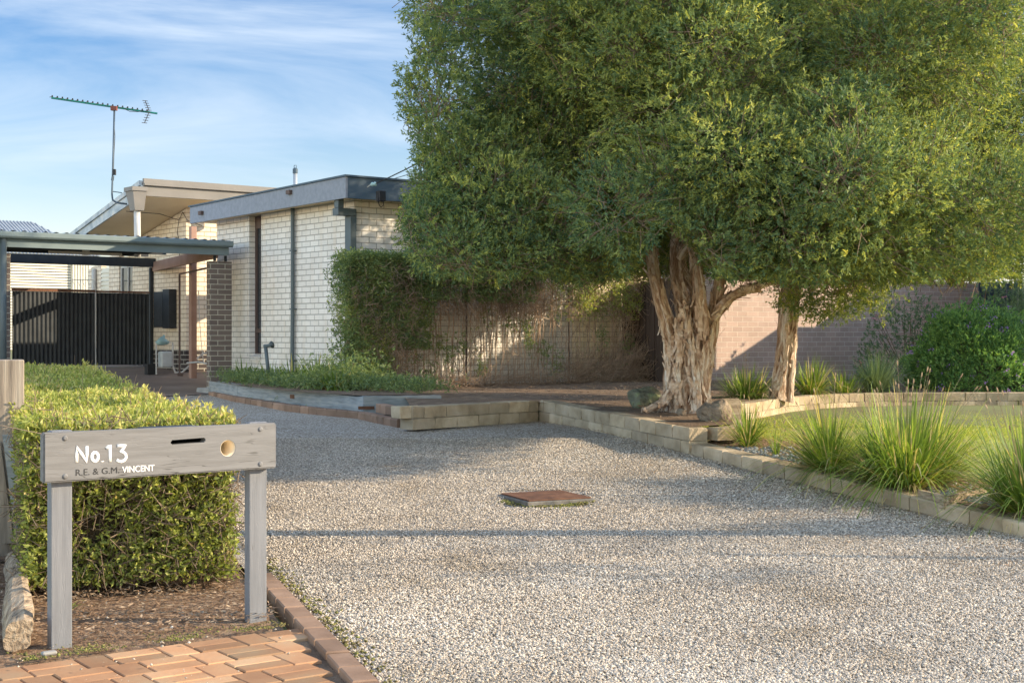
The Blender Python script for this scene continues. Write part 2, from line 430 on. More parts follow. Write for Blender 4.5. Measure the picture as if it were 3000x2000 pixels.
class MB:
    """collects boxes, tubes and sheets into one mesh with metre UVs and a tone per face"""
    def __init__(s): s.v, s.f, s.t, s.uv = [], [], [], []
    def face(s, idx, tone=.5, uv=None):
        s.f.append(tuple(idx)); s.t.append(tone); s.uv.append(uv)
    def hexa(s, pts, tone=.5):
        n = len(s.v); s.v += [tuple(p) for p in pts]
        for q in ((0, 3, 2, 1), (4, 5, 6, 7), (0, 1, 5, 4), (1, 2, 6, 5), (2, 3, 7, 6), (3, 0, 4, 7)):
            s.face([n + i for i in q], tone)
    def box(s, x0, x1, y0, y1, z0, z1, tone=.5):
        s.hexa([(x0, y0, z0), (x1, y0, z0), (x1, y1, z0), (x0, y1, z0), (x0, y0, z1), (x1, y0, z1), (x1, y1, z1), (x0, y1, z1)], tone)
    def obox(s, c, dx, dy, hx, hy, z0, z1, tone=.5, jit=0):
        """box round centre c (x, y) with half sizes along unit vectors dx, dy"""
        pts = []
        for z in (z0, z1):
            for a, b in ((-1, -1), (1, -1), (1, 1), (-1, 1)):
                j = [random.uniform(-jit, jit) for _ in range(3)] if jit else (0, 0, 0)
                pts.append((c[0] + a * hx * dx[0] + b * hy * dy[0] + j[0], c[1] + a * hx * dx[1] + b * hy * dy[1] + j[1], z + j[2]))
        s.hexa(pts, tone)
    def chamfer(s, c, dx, dy, hx, hy, z0, z1, ch, tone=.5):
        """box with a bevelled top edge (pavers, blocks)"""
        n = len(s.v)
        for z, k in ((z0, 0), (z1 - ch, 0), (z1, ch)):
            for a, b in ((-1, -1), (1, -1), (1, 1), (-1, 1)):
                s.v.append((c[0] + a * (hx - k) * dx[0] + b * (hy - k) * dy[0], c[1] + a * (hx - k) * dx[1] + b * (hy - k) * dy[1], z))
        for l in (0, 4):
            for i in range(4):
                j = (i + 1) % 4
                s.face([n + l + i, n + l + j, n + l + 4 + j, n + l + 4 + i], tone)
        s.face([n + 8, n + 9, n + 10, n + 11], tone)
    def tube(s, pts, rad, seg=8, tone=.5, cap=True, flute=None, seed=0):
        pts = [Vector(p) for p in pts]
        if isinstance(rad, (int, float)): rad = [rad] * len(pts)
        n = len(s.v)
        ref = None
        L = 0
        for i, p in enumerate(pts):
            d = (pts[min(i + 1, len(pts) - 1)] - pts[max(i - 1, 0)])
            d = d.normalized() if d.length > 1e-9 else Vector((0, 0, 1))
            if ref is None:
                ref = d.orthogonal().normalized()
            else:
                ref = (ref - d * ref.dot(d)).normalized()
            b = d.cross(ref)
            if i: L += (p - pts[i - 1]).length
            for k in range(seg):
                a = 2 * math.pi * k / seg
                r = rad[i]
                if flute: r *= flute(a, L, i)
                q = p + (ref * math.cos(a) + b * math.sin(a)) * r
                s.v.append(tuple(q))
        Ls = [0]
        for i in range(1, len(pts)): Ls.append(Ls[-1] + (pts[i] - pts[i - 1]).length)
        rm = max(rad)
        for i in range(len(pts) - 1):
            for k in range(seg):
                k2 = (k + 1) % seg
                u0, u1 = 2 * math.pi * rm * k / seg + seed, 2 * math.pi * rm * (k + 1) / seg + seed
                s.face([n + i * seg + k, n + i * seg + k2, n + (i + 1) * seg + k2, n + (i + 1) * seg + k], tone,
                       [(u0, Ls[i]), (u1, Ls[i]), (u1, Ls[i + 1]), (u0, Ls[i + 1])])
        if cap:
            s.face([n + k for k in range(seg)][::-1], tone)
            m = n + (len(pts) - 1) * seg
            s.face([m + k for k in range(seg)], tone)
    def build(s, name, mat, parent=None, smooth=False, bevel=0, rot=0):
        me = bpy.data.meshes.new(name)
        me.from_pydata(s.v, [], s.f)
        a = me.attributes.new('tone', 'FLOAT', 'FACE')
        a.data.foreach_set('value', np.array(s.t, dtype=np.float32))
        uvl = me.uv_layers.new(name='UVMap')
        cr, sr = math.cos(-rot), math.sin(-rot)
        for p, uv in zip(me.polygons, s.uv):
            if uv:
                for li, q in zip(p.loop_indices, uv): uvl.data[li].uv = q
                continue
            nx, ny, nz = p.normal
            nx, ny = nx * cr - ny * sr, nx * sr + ny * cr
            for li in p.loop_indices:
                x, y, z = me.vertices[me.loops[li].vertex_index].co
                x, y = x * cr - y * sr, x * sr + y * cr
                if abs(nz) > .75: uvl.data[li].uv = (x, y)
                elif abs(nx) > abs(ny): uvl.data[li].uv = (y, z)
                else: uvl.data[li].uv = (x, z)
        if smooth:
            for p in me.polygons: p.use_smooth = True
        o = link(name, me, mat, parent)
        if bevel:
            bm_ = o.modifiers.new('bevel', 'BEVEL')
            bm_.width = bevel; bm_.segments = 2; bm_.limit_method = 'ANGLE'; bm_.angle_limit = R(40)
        return o

def sheet(name, poly, zf, mat, cuts=None, kind='structure', parent=None, thick=0):
    """flat-lying surface with an exact outline that follows the height function zf(x, y)"""
    bm = bmesh.new()
    vs = [bm.verts.new((p[0], p[1], 0)) for p in poly]
    bm.faces.new(vs)
    ys = [p[1] for p in poly]; xs = [p[0] for p in poly]
    cy = cuts if cuts is not None else [g[0] for g in GT]
    for c in cy:
        if min(ys) < c < max(ys):
            bmesh.ops.bisect_plane(bm, geom=bm.verts[:] + bm.edges[:] + bm.faces[:], plane_co=(0, c, 0), plane_no=(0, 1, 0))
    bmesh.ops.triangulate(bm, faces=bm.faces[:])
    for v in bm.verts: v.co.z = zf(v.co.x, v.co.y)
    bmesh.ops.recalc_face_normals(bm, faces=bm.faces[:])
    if bm.faces and sum(f.normal.z for f in bm.faces) < 0:
        bmesh.ops.reverse_faces(bm, faces=bm.faces[:])
    me = bpy.data.meshes.new(name)
    bm.to_mesh(me); bm.free()
    o = link(name, me, mat, parent)
    if kind: o['kind'] = kind
    return o

def unit(a): return a / np.maximum(np.linalg.norm(a, axis=-1, keepdims=True), 1e-9)
def leaf_quads(base, d, n, length, width):
    """one diamond leaf per row; returns verts (4N,3)"""
    d = unit(d)
    side = unit(np.cross(d, n))
    L = np.asarray(length).reshape(-1, 1); W = np.asarray(width).reshape(-1, 1)
    m = base + d * L * .5
    return np.stack([base, m + side * W * .5, base + d * L, m - side * W * .5], 1).reshape(-1, 3)
def leaves_obj(name, base, d, length, width, tone, mat, parent=None, g=None):
    N = len(base)
    n = rng.normal(size=(N, 3)) if g is None else g
    v = leaf_quads(base, d, n, np.broadcast_to(length, (N,)), np.broadcast_to(width, (N,)))
    me = rawmesh(name, v, np.arange(4 * N), 4, tone)
    return link(name, me, mat, parent)
def sprigs(P0, D, k, spread, sl, up=0):
    """k leaf bases and directions along each twig; arrays (N*k,3)"""
    N = len(P0)
    D = unit(D)
    t = rng.random((N, k, 1))
    b = P0[:, None, :] + D[:, None, :] * t * sl
    d = D[:, None, :] + rng.normal(size=(N, k, 3)) * spread
    d[..., 2] += up
    return b.reshape(-1, 3), unit(d.reshape(-1, 3))
def sticks(pa, pb, r, tone):
    """straight three-sided sticks from pa to pb, numpy"""
    N = len(pa)
    d = unit(pb - pa)
    n = unit(np.cross(d, rng.normal(size=(N, 3))))
    b = np.cross(d, n)
    r = np.broadcast_to(np.asarray(r).reshape(-1, 1), (N, 1))
    vs = []
    for p, rr in ((pa, r), (pb, r * .7)):
        for k in range(3):
            a = 2 * math.pi * k / 3
            vs.append(p + (n * math.cos(a) + b * math.sin(a)) * rr)
    v = np.stack(vs, 1).reshape(-1, 3)
    base = (np.arange(N) * 6)[:, None]
    q = np.array([0, 1, 4, 3, 1, 2, 5, 4, 2, 0, 3, 5])[None, :]
    return v, (base + q).ravel(), np.repeat(tone, 3)
def sticks_obj(name, pa, pb, r, mat, parent=None):
    v, f, t = sticks(np.asarray(pa, float), np.asarray(pb, float), r, rng.random(len(pa)))
    return link(name, rawmesh(name, v, f, 4, t), mat, parent)
def corrug(name, L, Hh, pitch, amp, mat, parent, org, dx, dz, nrm, seg=8):
    """corrugated sheet L long along dx, Hh along dz, ribs running along dz"""
    n = int(L / pitch * seg)
    v = []
    org, dx, dz, nrm = Vector(org), Vector(dx), Vector(dz), Vector(nrm)
    for i in range(n + 1):
        s_ = L * i / n
        o_ = nrm * amp * math.cos(2 * math.pi * s_ / pitch)
        v += [org + dx * s_ + o_, org + dx * s_ + dz * Hh + o_]
    f = []
    for i in range(n): f += [2 * i, 2 * i + 2, 2 * i + 3, 2 * i + 1]
    me = rawmesh(name, np.array([tuple(p) for p in v]), f, 4, np.full(n, .5), smooth=True)
    return link(name, me, mat, parent)
#@@@ARCH
# ------------------------------------------------------------------ setting: ground
sheet('ground', [(-90, -20), (90, -20), (90, 400), (-90, 400)], lambda x, y: H(y) - .06, 'far_ground')
sheet('driveway', [(edgeX(1.5), 1.5), (kerbX(1.5) + .1, 1.5), (kerbX(13) + .1, 13), (.7, 15.3), (-1.2, 15.0), (-2.5, 17.5), (-4.1, 21.0), (-5.6, 20.9), (edgeX(14.5) - .1, 14.5)],
      lambda x, y: H(y) - .012 + .008 * math.sin(x * 2.1) * math.cos(y * 1.7), 'gravel', cuts=[i * .5 for i in range(3, 42)])
sheet('carport_floor', [(-5.75, 19.3), (-3.5, 21.2), (-4.3, 24.3), (-6.0, 27.5), (-11.5, 26.0), (-10.6, 17.5), (-8.6, 15.5)], lambda x, y: H(y) - .002, 'concrete')
# bed below hedge and letterbox, left of the drive edging
sheet('mulch_bed', [(-3.9, 5.6), (-2.0, 5.2), (-1.86, 5.36), (-.98, 6.06), (edgeX(6.5) - .1, 6.5), (edgeX(16.5) - .1, 16.5), (-6.6, 16.5), (-4.2, 9)],
      lambda x, y: H(y) - .012 + .012 * math.sin(x * 5) * math.sin(y * 4), 'mulch', cuts=[5.6 + .4 * i for i in range(26)])
sheet('verge', [(-30, -10), (edgeX(-5) - .1, -5), (edgeX(5.0) - .1, 5.0), (-1.95, 5.25), (-4.0, 5.55), (-4.4, 9), (-7, 17), (-30, 25)], lambda x, y: H(y) - .04, 'far_ground')
#sheet('moss_strip', [(-1.88, 5.37), (-.97, 6.02), (-1.00, 6.22), (-1.35, 5.98), (-1.62, 5.85), (-1.85, 5.62)], lambda x, y: H(y) + .004 + .006 * math.sin(x * 14), 'moss', cuts=[5.4 + .1 * i for i in range(9)])
# lower bed and lawn
LAWN = [(kerbX(4) + .1, 4), (9, 4), (14, 12), (14, 19.1), (6.4, 19.05), (4.6, 18.8), (3.4, 17.6), (2.7, 16.2), (2.35, 15.4), (1.9, 12.9), (kerbX(12.35) + .12, 12.35)]
sheet('lawn', LAWN, lambda x, y: G2(y) + .012 * math.sin(x * 3) * math.sin(y * 2.3), 'lawn_soil', cuts=[4 + .6 * i for i in range(25)])
sheet('garden_bed', [(kerbX(6) + .12, 6), (kerbX(6) + 1.0, 6), (kerbX(9) + 1.15, 9), (kerbX(11) + 1.0, 11), (kerbX(12.2) + 1.1, 12.2), (kerbX(13.5) + 1.2, 13.9), (2.3, 14.2), (1.95, 12.7), (kerbX(12.3) + .12, 12.3)], lambda x, y: G2(y) + .018 + .012 * math.sin(x * 3) * math.sin(y * 2.3), 'mulch', cuts=[6 + .6 * i for i in range(14)])
TERR = [(-.97, 13.75), (.27, 14.95), (kerbX(14.4) + .05, 14.4), (kerbX(12.35) + .06, 12.35), (1.98, 12.5), (2.3, 15.0), (2.46, 15.80), (2.78, 16.2), (3.45, 17.55), (4.0, 18.25), (4.65, 18.72), (5.4, 18.92), (6.4, 19.0), (14, 19.0), (16, 26.5),
        (9.3, 26.9), (3.2, 22.1), (1.9, 22.0), (-2.3, 19.05), (-2.3, 17.4), (-1.2, 15.7)]
sheet('tree_bed', TERR, lambda x, y: GT2(x, y) + .012 * math.sin(x * 2.3) * math.sin(y * 1.9), 'soil', cuts=[12.4 + .5 * i for i in range(28)])
sheet('side_bed', [(-1.75, 15.72), (-2.75, 17.05), (-3.75, 18.95), (-4.45, 20.6), (-4.15, 21.3), (-2.2, 19.0), (-1.0, 15.9)], lambda x, y: GBed(y) + .01, 'soil', kind='structure')

# ------------------------------------------------------------------ house (local x along the front, y away from the street)
C = Vector((-2.152, 19.1, 0))
house = empty('house', C, A, 'white painted brick house with flat grey blue roof edges behind the creeper', 'house')
def z(rel): return EYE + rel
w = MB()
w.box(0, .11, 0, 2.68, z(-.95), z(1.84))
w.box(0, .11, 3.07, 4.17, z(-.95), z(1.83))
w.box(0, .11, 2.68, 3.07, z(-.95), z(-.35))
w.box(.11, 3.9, 0, .11, z(-.95), z(1.84))
w.box(3.79, 3.9, .11, 4.17, z(-.95), z(1.84))
w.box(.11, 3.79, 4.06, 4.17, z(-.95), z(1.83))
w.build('wall', 'white_brick', house, bevel=.004)
# slit window in the side wall
wf = MB()
wf.box(.10, .15, 2.68, 2.73, z(-.35), z(1.80)); wf.box(.10, .15, 3.02, 3.07, z(-.35), z(1.80))
wf.box(.10, .15, 2.73, 3.02, z(1.62), z(1.80)); wf.box(.10, .15, 2.73, 3.02, z(.02), z(.08)); wf.box(.10, .15, 2.73, 3.02, z(-.35), z(-.29))
win = wf.build('window', 'brown_paint', house)
g_ = MB(); g_.box(.125, .13, 2.73, 3.02, z(-.29), z(1.62)); g_.build('pane', 'glass', win)
s_ = MB(); s_.hexa([(-.03, 2.68, z(-.40)), (.12, 2.68, z(-.36)), (.12, 3.07, z(-.36)), (-.03, 3.07, z(-.40)), (-.03, 2.68, z(-.35)), (.12, 2.68, z(-.30)), (.12, 3.07, z(-.30)), (-.03, 3.07, z(-.35))])
s_.build('sill', 'white_brick', win)
# low roof: fascia, soffit, roof skin
def slab(mb, x0, x1, y0, y1, z0a, z0b, z1a, z1b):
    """box whose bottom and top heights run from a at y0 to b at y1"""
    mb.hexa([(x0, y0, z0a), (x1, y0, z0a), (x1, y1, z0b), (x0, y1, z0b), (x0, y0, z1a), (x1, y0, z1a), (x1, y1, z1b), (x0, y1, z1b)])
fb = MB(); slab(fb, -.35, -.315, -.35, 4.42, z(1.807), z(1.76), z(2.09), z(2.02)); fb.build('fascia', 'fascia_blue', house, bevel=.003)['label'] = 'long grey blue side fascia board'
fb = MB(); fb.box(-.313, 4.3, -.35, -.315, z(1.807), z(2.09)); fb.build('fascia', 'fascia_dark', house, bevel=.003)['label'] = 'dark slate front fascia board'
cp = MB(); slab(cp, -.37, -.30, -.37, 4.44, z(2.093), z(2.023), z(2.118), z(2.045)); cp.box(-.30, 4.32, -.37, -.30, z(2.093), z(2.118)); cp.build('roof_flashing', 'fascia_dark', house)
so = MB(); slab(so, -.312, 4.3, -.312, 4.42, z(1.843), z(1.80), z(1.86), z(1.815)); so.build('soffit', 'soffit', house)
rf = MB(); slab(rf, -.30, 4.3, -.30, 4.40, z(1.98), z(1.93), z(2.08), z(2.01)); rf.box(4.25, 4.3, -.312, 4.40, z(1.86), z(2.0)); rf.build('roof', 'roof_grey', house)
for vv, zz in ((3.95, 1.90), (1.12, 2.0)):
    b = MB(); b.box(-.40, -.352, vv - .03, vv + .075, z(zz) - .03, z(zz) + .03); b.build('fascia_vent', 'brown_paint', house, bevel=.004)
# downpipes
dp = MB(); dp.tube([(-.05, 1.62, z(1.86)), (-.05, 1.62, z(.4)), (-.05, 1.64, z(-.62)), (-.09, 1.66, z(-.75)), (-.10, 1.66, z(-.95))], .03, 12)
for zz in (1.2, .35, -.4): dp.box(-.085, 0, 1.585, 1.655, z(zz), z(zz) + .02)
dp.build('downpipe', 'downpipe', house, smooth=False)['label'] = 'round slate green downpipe'
dp = MB()
dp.box(-.105, -.012, -.075, .075, z(-.9), z(1.60)); dp.box(-.30, -.012, -.075, .075, z(1.602), z(1.70)); dp.box(-.30, -.21, -.075, .03, z(1.702), z(1.842))
dp.build('downpipe', 'downpipe', house, bevel=.004)['label'] = 'square downpipe with an elbow at the corner'
# taller rear part
w = MB()
ML = 4.6                                                        # visible length of its side wall
def zr(t): return z(2.33) - .2 * t                              # underside of the sloping roof
def hwall(mb, x0, x1, y0, y1, zb):
    mb.hexa([(x0, y0, zb), (x1, y0, zb), (x1, y1, zb), (x0, y1, zb), (x0, y0, zr(y0 - 6.03) - .0), (x1, y0, zr(y0 - 6.03)), (x1, y1, zr(y1 - 6.03)), (x0, y1, zr(y1 - 6.03))])
yb = 6.63
bs = z(-.28)
hwall(w, .61, .72, yb, yb + 2.35, bs)
w.box(.61, .72, yb + 2.35, yb + 3.0, bs, z(.05))
w.box(.61, .72, yb + 2.35, yb + 3.0, z(1.32), z(1.48))
hwall(w, .61, .72, yb + 3.0, yb + 3.5, bs); hwall(w, .61, .72, yb + 3.9, yb + ML, bs)
w.box(.61, .72, yb + 3.5, yb + 3.9, bs, z(.3))
hwall(w, .72, 6.6, yb, yb + .11, bs)
w.build('wall', 'bounce_brick', house, bevel=.004)['label'] = 'taller rear wall of white painted brick'
w = MB(); w.box(.605, .725, yb - .005, yb + ML, z(-.95), z(-.282)); w.box(.727, 6.6, yb - .005, yb + .1, z(-.95), z(-.282)); w.build('plinth', 'dark_brick', house)
wf = MB()
for a0, b0 in ((yb + 2.35, yb + 2.40), (yb + 2.95, yb + 3.0), (yb + 2.62, yb + 2.65)): wf.box(.64, .69, a0, b0, z(.05), z(1.32))
wf.box(.64, .69, yb + 2.40, yb + 2.95, z(.05), z(.10)); wf.box(.64, .69, yb + 2.40, yb + 2.95, z(1.27), z(1.32))
win = wf.build('window', 'pale_pipe', house); g_ = MB(); g_.box(.66, .665, yb + 2.40, yb + 2.95, z(.10), z(1.27)); g_.build('pane', 'glass', win)
wf = MB(); wf.box(.63, .68, yb + 3.5, yb + 3.9, z(.3), z(1.3))
for i in range(12): wf.box(.61, .629, yb + 3.5, yb + 3.9, z(.32) + i * .08, z(.32) + i * .08 + .055)
wf.build('shutter', 'cream_metal', house)
dp = MB(); dp.tube([(.56, yb + 4.15, z(1.3)), (.56, yb + 4.15, z(-.7))], .045, 12); dp.build('downpipe', 'pale_pipe', house)['label'] = 'pale round downpipe behind the gate'
# its roof: front fascia, raking edge, soffit, skin
fx0, fy0 = .61 - 1.08, yb - .6
T = 3.5
fb = MB(); fb.box(fx0 + .03, 7, fy0, fy0 + .04, z(2.327), z(2.50)); fb.build('fascia', 'fascia_grey', house, bevel=.003)['label'] = 'warm grey front fascia of the taller roof'
fb = MB(); fb.box(fx0 + .03, 7, fy0 - .05, fy0 + .04, z(2.502), z(2.535)); fb.box(fx0 + .03, 7, fy0 - .02, fy0 + .04, z(2.537), z(2.62)); fb.build('gutter', 'fascia_grey', house, bevel=.004)
fb = MB(); slab(fb, fx0, fx0 + .03, fy0, fy0 + T, z(2.33), z(2.33) - .2 * T, z(2.50), z(2.50) - .215 * T); fb.build('rake_board', 'rake', house)
fb = MB(); slab(fb, fx0 - .03, fx0 + .03, fy0 + .05, fy0 + T, z(2.50), z(2.50) - .215 * T, z(2.585), z(2.585) - .22 * T); fb.build('roof_flashing', 'rake', house)
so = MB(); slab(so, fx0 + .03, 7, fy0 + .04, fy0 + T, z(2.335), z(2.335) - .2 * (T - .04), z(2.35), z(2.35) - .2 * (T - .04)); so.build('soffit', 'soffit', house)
rf = MB(); slab(rf, fx0 + .03, 7, fy0 + .06, fy0 + T, z(2.49), z(2.49) - .215 * T, z(2.57), z(2.57) - .22 * T); rf.build('roof', 'roof_grey', house)
rh = MB()
rh.hexa([(fx0 - .11, fy0 + .02, z(2.08)), (fx0 + .05, fy0 + .02, z(2.08)), (fx0 + .05, fy0 + .22, z(2.08)), (fx0 - .11, fy0 + .22, z(2.08)),
         (fx0 - .17, fy0 - .04, z(2.40)), (fx0 + .07, fy0 - .04, z(2.40)), (fx0 + .07, fy0 + .28, z(2.40)), (fx0 - .17, fy0 + .28, z(2.40))])
rh.box(fx0 - .19, fx0 + .09, fy0 - .06, fy0 + .30, z(2.402), z(2.47))
rh.build('rainhead', 'fascia_grey', house)
dp = MB(); dp.tube([(fx0 - .03, fy0 + .12, z(2.10)), (fx0 - .01, fy0 + .14, z(1.30))], .055, 14); dp.build('downpipe', 'pale_pipe', house, smooth=True)['label'] = 'pale round downpipe under the rainhead'
b = MB(); b.box(2.05, 2.2, fy0 - .12, fy0 - .052, z(2.44), z(2.50)); b.build('floodlight', 'black_steel', house)
b = MB(); b.box(1.35, 1.47, fy0 + .1, fy0 + .2, z(2.1), z(2.33)); b.build('bracket', 'fascia_dark', house)
pp = P(565, 900, 23.5) - C; pl = Vector((pp.dot(U), pp.dot(V), 0))
b = MB(); b.box(pl.x - .05, pl.x + .05, pl.y - .05, pl.y + .05, z(-.85), z(1.80)); b.build('post', 'brown_post', house, bevel=.004)
# wiring under the eaves
cb = MB()
q = lambda pts, r=.006: cb.tube(pts, r, 5)
q([(fx0 + .1, fy0 + .9, zr(.9) - .02), (.2, fy0 + .8, zr(.8) - .06), (.59, yb + .25, z(2.02)), (.58, yb + .3, z(1.8)), (.59, yb + .2, z(1.6)), (.58, yb + .22, z(1.3))])
q([(.59, yb + .25, z(2.02)), (.57, yb + .05, z(2.15)), (.62, yb - .03, z(2.0)), (.9, yb - .03, z(1.92))])
cb.build('cable', 'black_rubber', house)

# overhead service fittings on the dark fascia
fit = P(1108, 572, 18.7)
ab = empty('service_box', fit, A, 'small black cable box with looped lead on the dark front fascia', 'cable box')
b = MB(); b.box(-.05, .055, -.11, -.012, -.09, .055); b.build('box', 'black_rubber', ab, bevel=.012)
b = MB(); b.tube([(-.045, -.06, .05), (-.06, -.09, -.08), (-.035, -.08, -.14), (.0, -.07, -.165), (.035, -.07, -.14), (.045, -.06, -.05)], .006, 6); b.build('lead', 'black_rubber', ab)
ins = P(1096, 541, 18.6)
cl = empty('service_cable', ins, 0, 'black overhead cable rising from a round green insulator on the front fascia', 'power cable')
b = MB(); b.tube([(-.045, -.02, -.005), (-.02, -.03, 0), (.0, -.035, 0), (.02, -.04, .005), (.035, -.05, .01)], [.012, .032, .02, .032, .012], 12); b.build('insulator', 'gas_teal', cl, smooth=True)
b = MB(); b.tube([(-.10, .12, -.02), (-.045, -.02, -.005)], .008, 6); b.build('hook', 'pale_pipe', cl)
e1 = P(1420, 350, 16.0) - ins
b = MB(); b.tube([Vector((.03, -.05, .01)) + (e1 * 1.7) * t + Vector((0, 0, -.3 * t * (1 - t))) for t in [i / 12 for i in range(13)]], .008, 5); b.build('cable', 'black_rubber', cl)
e2 = P(1240, 513, 19.5)
b = MB(); b.tube([P(1150, 525, 22), P(1200, 510, 21), e2, P(1300, 480, 17.5)], .006, 5)
o = b.build('roof_cable', 'black_rubber'); tag(o, 'thin second cable passing above the dark fascia beside the tree', 'power cable')

# flue
fl = P(865, 545, 22.6)
fo = empty('flue_pipe', (fl.x, fl.y, EYE + 2.0), 0, 'slim grey metal flue with cap above the low roof', 'flue')
b = MB(); b.tube([(0, 0, 0), (0, 0, .60)], .034, 14); b.build('pipe', 'roof_grey', fo, smooth=True)
b = MB(); b.tube([(0, 0, .59), (0, 0, .66), (0, 0, .68)], [.042, .042, .02], 14); b.tube([(-.02, 0, .68), (-.015, 0, .72), (.015, 0, .72), (.02, 0, .68)], .006, 5); b.build('cap', 'fascia_dark', fo)

# low vent pipe by the side wall
vp = P(790, 1066, 19.6)
vo = empty('vent_pipe', (vp.x, vp.y, GBed(0)), 0, 'leaning green grey plastic pipe with a flared head in front of the white side wall', 'pipe')
b = MB(); b.tube([(0, 0, 0), (-.06, .02, .52)], .026, 10); b.build('pipe', 'downpipe', vo, smooth=True)
b = MB(); b.tube([(-.085, .02, .53), (-.03, .01, .535), (.02, -.01, .545), (.035, -.02, .55)], [.026, .024, .03, .052], 12); b.build('head', 'downpipe', vo, smooth=True)

# ------------------------------------------------------------------ antenna
am = P(330, 560, 23.9)
an = empty('tv_antenna', am, 0, 'tall thin television antenna with a long toothed boom above the taller roof edge', 'antenna')
loc = lambda x, y, Y=23.9: P(x, y, Y) - am
b = MB(); b.tube([loc(335, 322), loc(331, 480), loc(328, 570), loc(330, 586), loc(342, 594), loc(372, 598)], .016, 8); b.tube([loc(330, 561), loc(357, 565)], .008, 6); b.build('mast', 'mast', an, smooth=True)
ba, bb = loc(150, 287, 23.6), loc(461, 333, 24.2)
b = MB(); b.tube([ba, bb], .017, 6); b.build('boom', 'antenna', an)
b = MB()
for i in range(20):
    p = ba.lerp(bb, .01 + i * .047)
    b.tube([p + Vector((-.02, -.07, .0)), p + Vector((0, 0, .028)), p + Vector((.02, .07, .0))], .006, 5)
    b.box(p.x - .009, p.x + .009, p.y - .009, p.y + .009, p.z, p.z + .045)
b.build('element', 'black_rubber', an)
b = MB()
for (xa, ya), (xb, yb2) in (((437, 325), (425, 295)), ((437, 328), (423, 361))):
    p, q2 = loc(xa, ya, 24.1), loc(xb, yb2, 24.1)
    b.tube([p, q2], .007, 5)
    for k in range(5):
        r = p.lerp(q2, (k + .3) / 4.4); b.tube([r + Vector((-.022, -.08, -.008)), r + Vector((.022, .08, .008))], .006, 5)
b.build('reflector', 'black_rubber', an)
p = loc(334, 318); b = MB(); b.box(p.x - .05, p.x + .05, p.y - .04, p.y + .04, p.z - .035, p.z + .035); b.build('clamp', 'orange_plastic', an)
p = loc(333, 505); b = MB(); b.box(p.x - .005, p.x + .045, p.y - .05, p.y + .0, p.z - .05, p.z + .05); b.build('booster', 'black_rubber', an, bevel=.006)
b = MB(); b.tube([loc(362, 318), loc(380, 327), loc(405, 328), loc(422, 325)], .005, 5); b.tube([loc(333, 330), loc(337, 400), loc(334, 460), loc(333, 500)], .004, 5); b.tube([loc(328, 515), loc(326, 528), loc(332, 530), loc(334, 516)], .005, 5); b.build('lead', 'black_rubber', an)

# ------------------------------------------------------------------ carport
RT = Vector((-4.32, 21.25, 0))                                  # right front corner of the carport
cpo = empty('carport', RT, A, 'open carport with green grey steel beam and brown brick pillars left of the house', 'carport')
def LP(p): d = p - RT; return Vector((d.dot(U), d.dot(V), p.z))
b = MB(); b.box(-5.0, .0, -.05, .02, z(1.19), z(1.31)); b.build('front_beam', 'carport_green', cpo, bevel=.004)
b = MB(); b.tube([(-5.05, -.11, z(1.345)), (.03, -.11, z(1.345))], .042, 10); b.box(-5.05, .03, -.155, -.02, z(1.325), z(1.402)); b.build('gutter', 'carport_green', cpo, bevel=.012)
pr = LP(Vector((-4.28, 21.38, 0)))
for nm, x1 in (('right', pr.x), ('left', -3.24)):
    b = MB(); b.box(x1 - .366, x1, pr.y - .0, pr.y + .11, z(-1.0), z(1.10)); b.build('pillar', 'brown_brick', cpo, bevel=.003)
    for k in (.30, .12): b = MB(); b.box(x1 - k, x1 - k + .03, .06, .10, z(1.102), z(1.188)); b.build('bracket', 'black_steel', cpo)
gl, gr = LP(P(36, 900, 24.2)), LP(P(447, 900, 25.8))
b = MB()
a_, c_ = Vector((pr.x - .25, .10, 0)), Vector((gr.x + .02, gr.y, 0))
d_ = (c_ - a_).normalized(); n_ = Vector((-d_.y, d_.x, 0))
b.obox(((a_.x + c_.x) / 2, (a_.y + c_.y) / 2), d_, n_, (c_ - a_).length / 2, .03, z(1.15), z(1.32)); b.build('side_beam', 'brown_post', cpo, bevel=.003)
b = MB(); b.box(-5.6, gr.x + .05, gr.y - .12, gr.y - .04, z(1.225), z(1.385)); b.build('rear_beam', 'black_steel', cpo)
for i in range(5):
    yy = .5 + i * .72
    b = MB(); b.box(-5.0, .2 - .0 * i, yy, yy + .05, z(1.325), z(1.375)); b.build('purlin', 'black_steel', cpo)
corrug('roof_sheet', 5.24, 4.4, .15, .014, 'roof_grey', cpo, (-5.2, -.06, z(1.41)), (1, 0, 0), (0, 1, -.004), (0, 0, 1), 8)
b = MB(); b.box(-5.2, .03, -.02, 4.3, z(1.386), z(1.392)); b.build('ceiling', 'black_steel', cpo)
b = MB(); b.tube([(-3.385, -.06, z(1.31)), (-3.385, -.06, z(-.9))], .045, 12); b.build('downpipe', 'downpipe', cpo, smooth=True)
lt = P(251, 746, 22.6)
lo = empty('tube_light', (lt.x, lt.y, z(1.325)), A, 'long pale fluorescent tube light under the carport roof', 'light')
b = MB(); b.box(-.6, .6, -.03, .03, -.045, 0); b.build('tube', 'light_fit', lo, bevel=.006)
b = MB(); b.box(-.05, .05, -.045, .045, -.055, .05); b.build('junction_box', 'light_fit', lo, bevel=.004)

